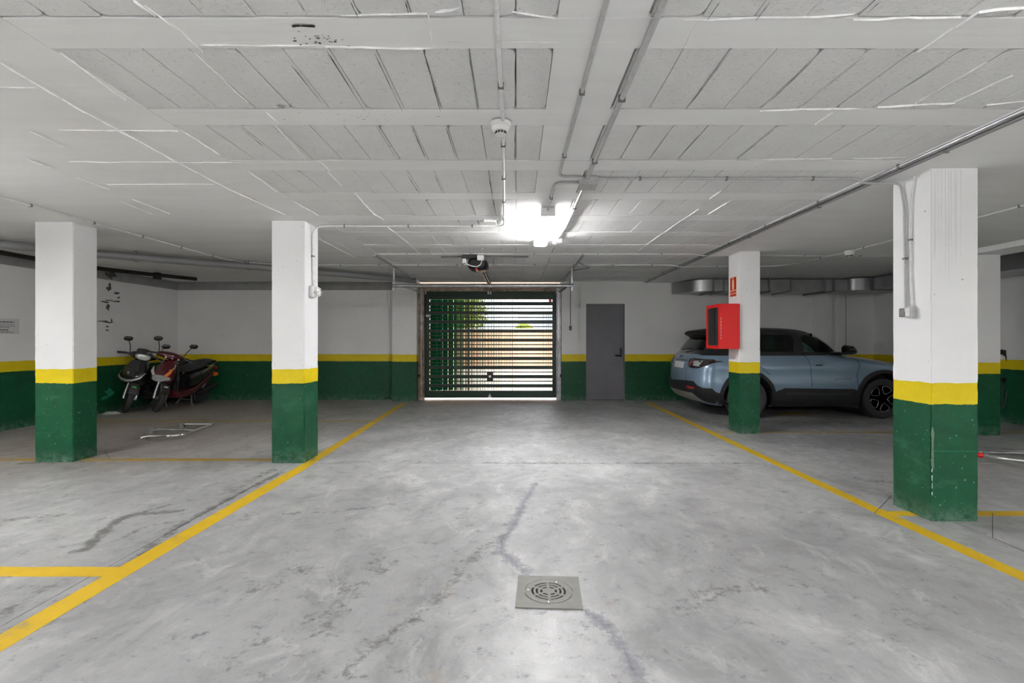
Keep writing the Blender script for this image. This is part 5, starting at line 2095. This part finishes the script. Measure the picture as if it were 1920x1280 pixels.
# ------------------------------------------------------------------ outside the garage door
bm = newbm()
bx(bm, -40, 40, 11.22, 60, -.2, -.006)
tag(obj('ground_outside', bm, M['ground']), kind='structure')
bm = newbm()
bx(bm, OL, OR_, 11.18, 11.24, -.2, 0.0)
tag(obj('threshold', bm, M['ground']), kind='structure')
gw = thing('garden_wall', 'peach rendered garden wall seen through the garage door', 'wall', (0, 24, 0))
bm = newbm()
bx(bm, -25, 25, 24, 24.3, 0, 1.75)
obj('wall_body', bm, M['peach'], gw)
bm = newbm()
bx(bm, -25, 25, 23.96, 24.34, 1.75, 1.83, .01)
obj('coping', bm, M['paper'], gw)
hs = thing('house', 'pale blue house beyond the garden wall seen through the garage door', 'house', (5, 40, 0))
bm = newbm()
bx(bm, .4, 8.1, 38, 46, 0, 3.2)
obj('house_wall', bm, M['house'], hs)
bm = newbm()
bx(bm, .2, 8.3, 37.8, 46.2, 3.2, 3.35)
obj('house_roof', bm, M['house'], hs)
for x in (1.2, 3.4, 5.6):
    bm = newbm()
    bx(bm, x, x + 1.1, 37.95, 38.0, 1.5, 2.7)
    w_ = obj('window', bm, M['paper'], hs)
    bm = newbm()
    bx(bm, x + .1, x + 1.0, 37.93, 37.948, 1.6, 2.6)
    obj('pane', bm, M['house'], w_)


def tree(label, x, y, h, r, seed):
    rnd = random.Random(seed)
    t = thing('tree', label, 'tree', (x, y, 0))
    bm = newbm()
    tube(bm, [(x, y, 0), (x + .1, y, h * .35), (x + .05, y + .1, h * .6)], [.18, .14, .08], 8)
    for q in range(5):
        a = q * 1.3
        tube(bm, [(x + .08, y, h * .4), (x + math.cos(a) * r * .6, y + math.sin(a) * r * .6, h * .72)], [.08, .03], 6)
    obj('trunk', bm, M['bark'], t)
    co, fa = [], []
    for q in range(3200):
        u = rnd.random() ** .4
        a, b = rnd.uniform(0, 2 * PI), math.acos(rnd.uniform(-1, 1))
        px_, py_, pz = x + r * u * math.sin(b) * math.cos(a), y + r * u * math.sin(b) * math.sin(a), h * .68 + h * .36 * u * math.cos(b)
        s = rnd.uniform(.06, .12)
        d1 = Vector((rnd.gauss(0, 1), rnd.gauss(0, 1), rnd.gauss(0, 1))).normalized()
        d2 = d1.cross(Vector((rnd.gauss(0, 1), rnd.gauss(0, 1), rnd.gauss(0, 1)))).normalized()
        c = Vector((px_, py_, pz))
        i0 = len(co)
        for e in (d1 * s, d2 * s * .5, -d1 * s, -d2 * s * .5): co.append(tuple(c + e))
        fa.append((i0, i0 + 1, i0 + 2, i0 + 3))
    me = bpy.data.meshes.new('foliage')
    me.from_pydata(co, [], fa)
    me.materials.append(M['leaf'])
    o = bpy.data.objects.new('foliage', me)
    COL.objects.link(o)
    o.parent = t
    o.location = (-x, -y, 0)
    o['kind'] = 'stuff'
    return t


tree('taller yellow-green tree behind the garage door slats, left of its middle', -2.9, 26.0, 3.9, 1.45, 3)
tree('lower green tree in front of the pale blue house', .5, 33.0, 2.3, .8, 5)
# building facade either side above the door (outside) so that the sun stays out
bm = newbm()
bx(bm, LEFT - .3, RIGHT + .3, 11.2, 11.5, 2.60, 5.0)
bx(bm, LEFT - .3, OL, 11.2, 11.5, 0, 2.60)
bx(bm, OR_, RIGHT + .3, 11.2, 11.5, 0, 2.60)
tag(obj('wall_outside', bm, M['peach']), kind='structure')
bpy.context.view_layer.update()
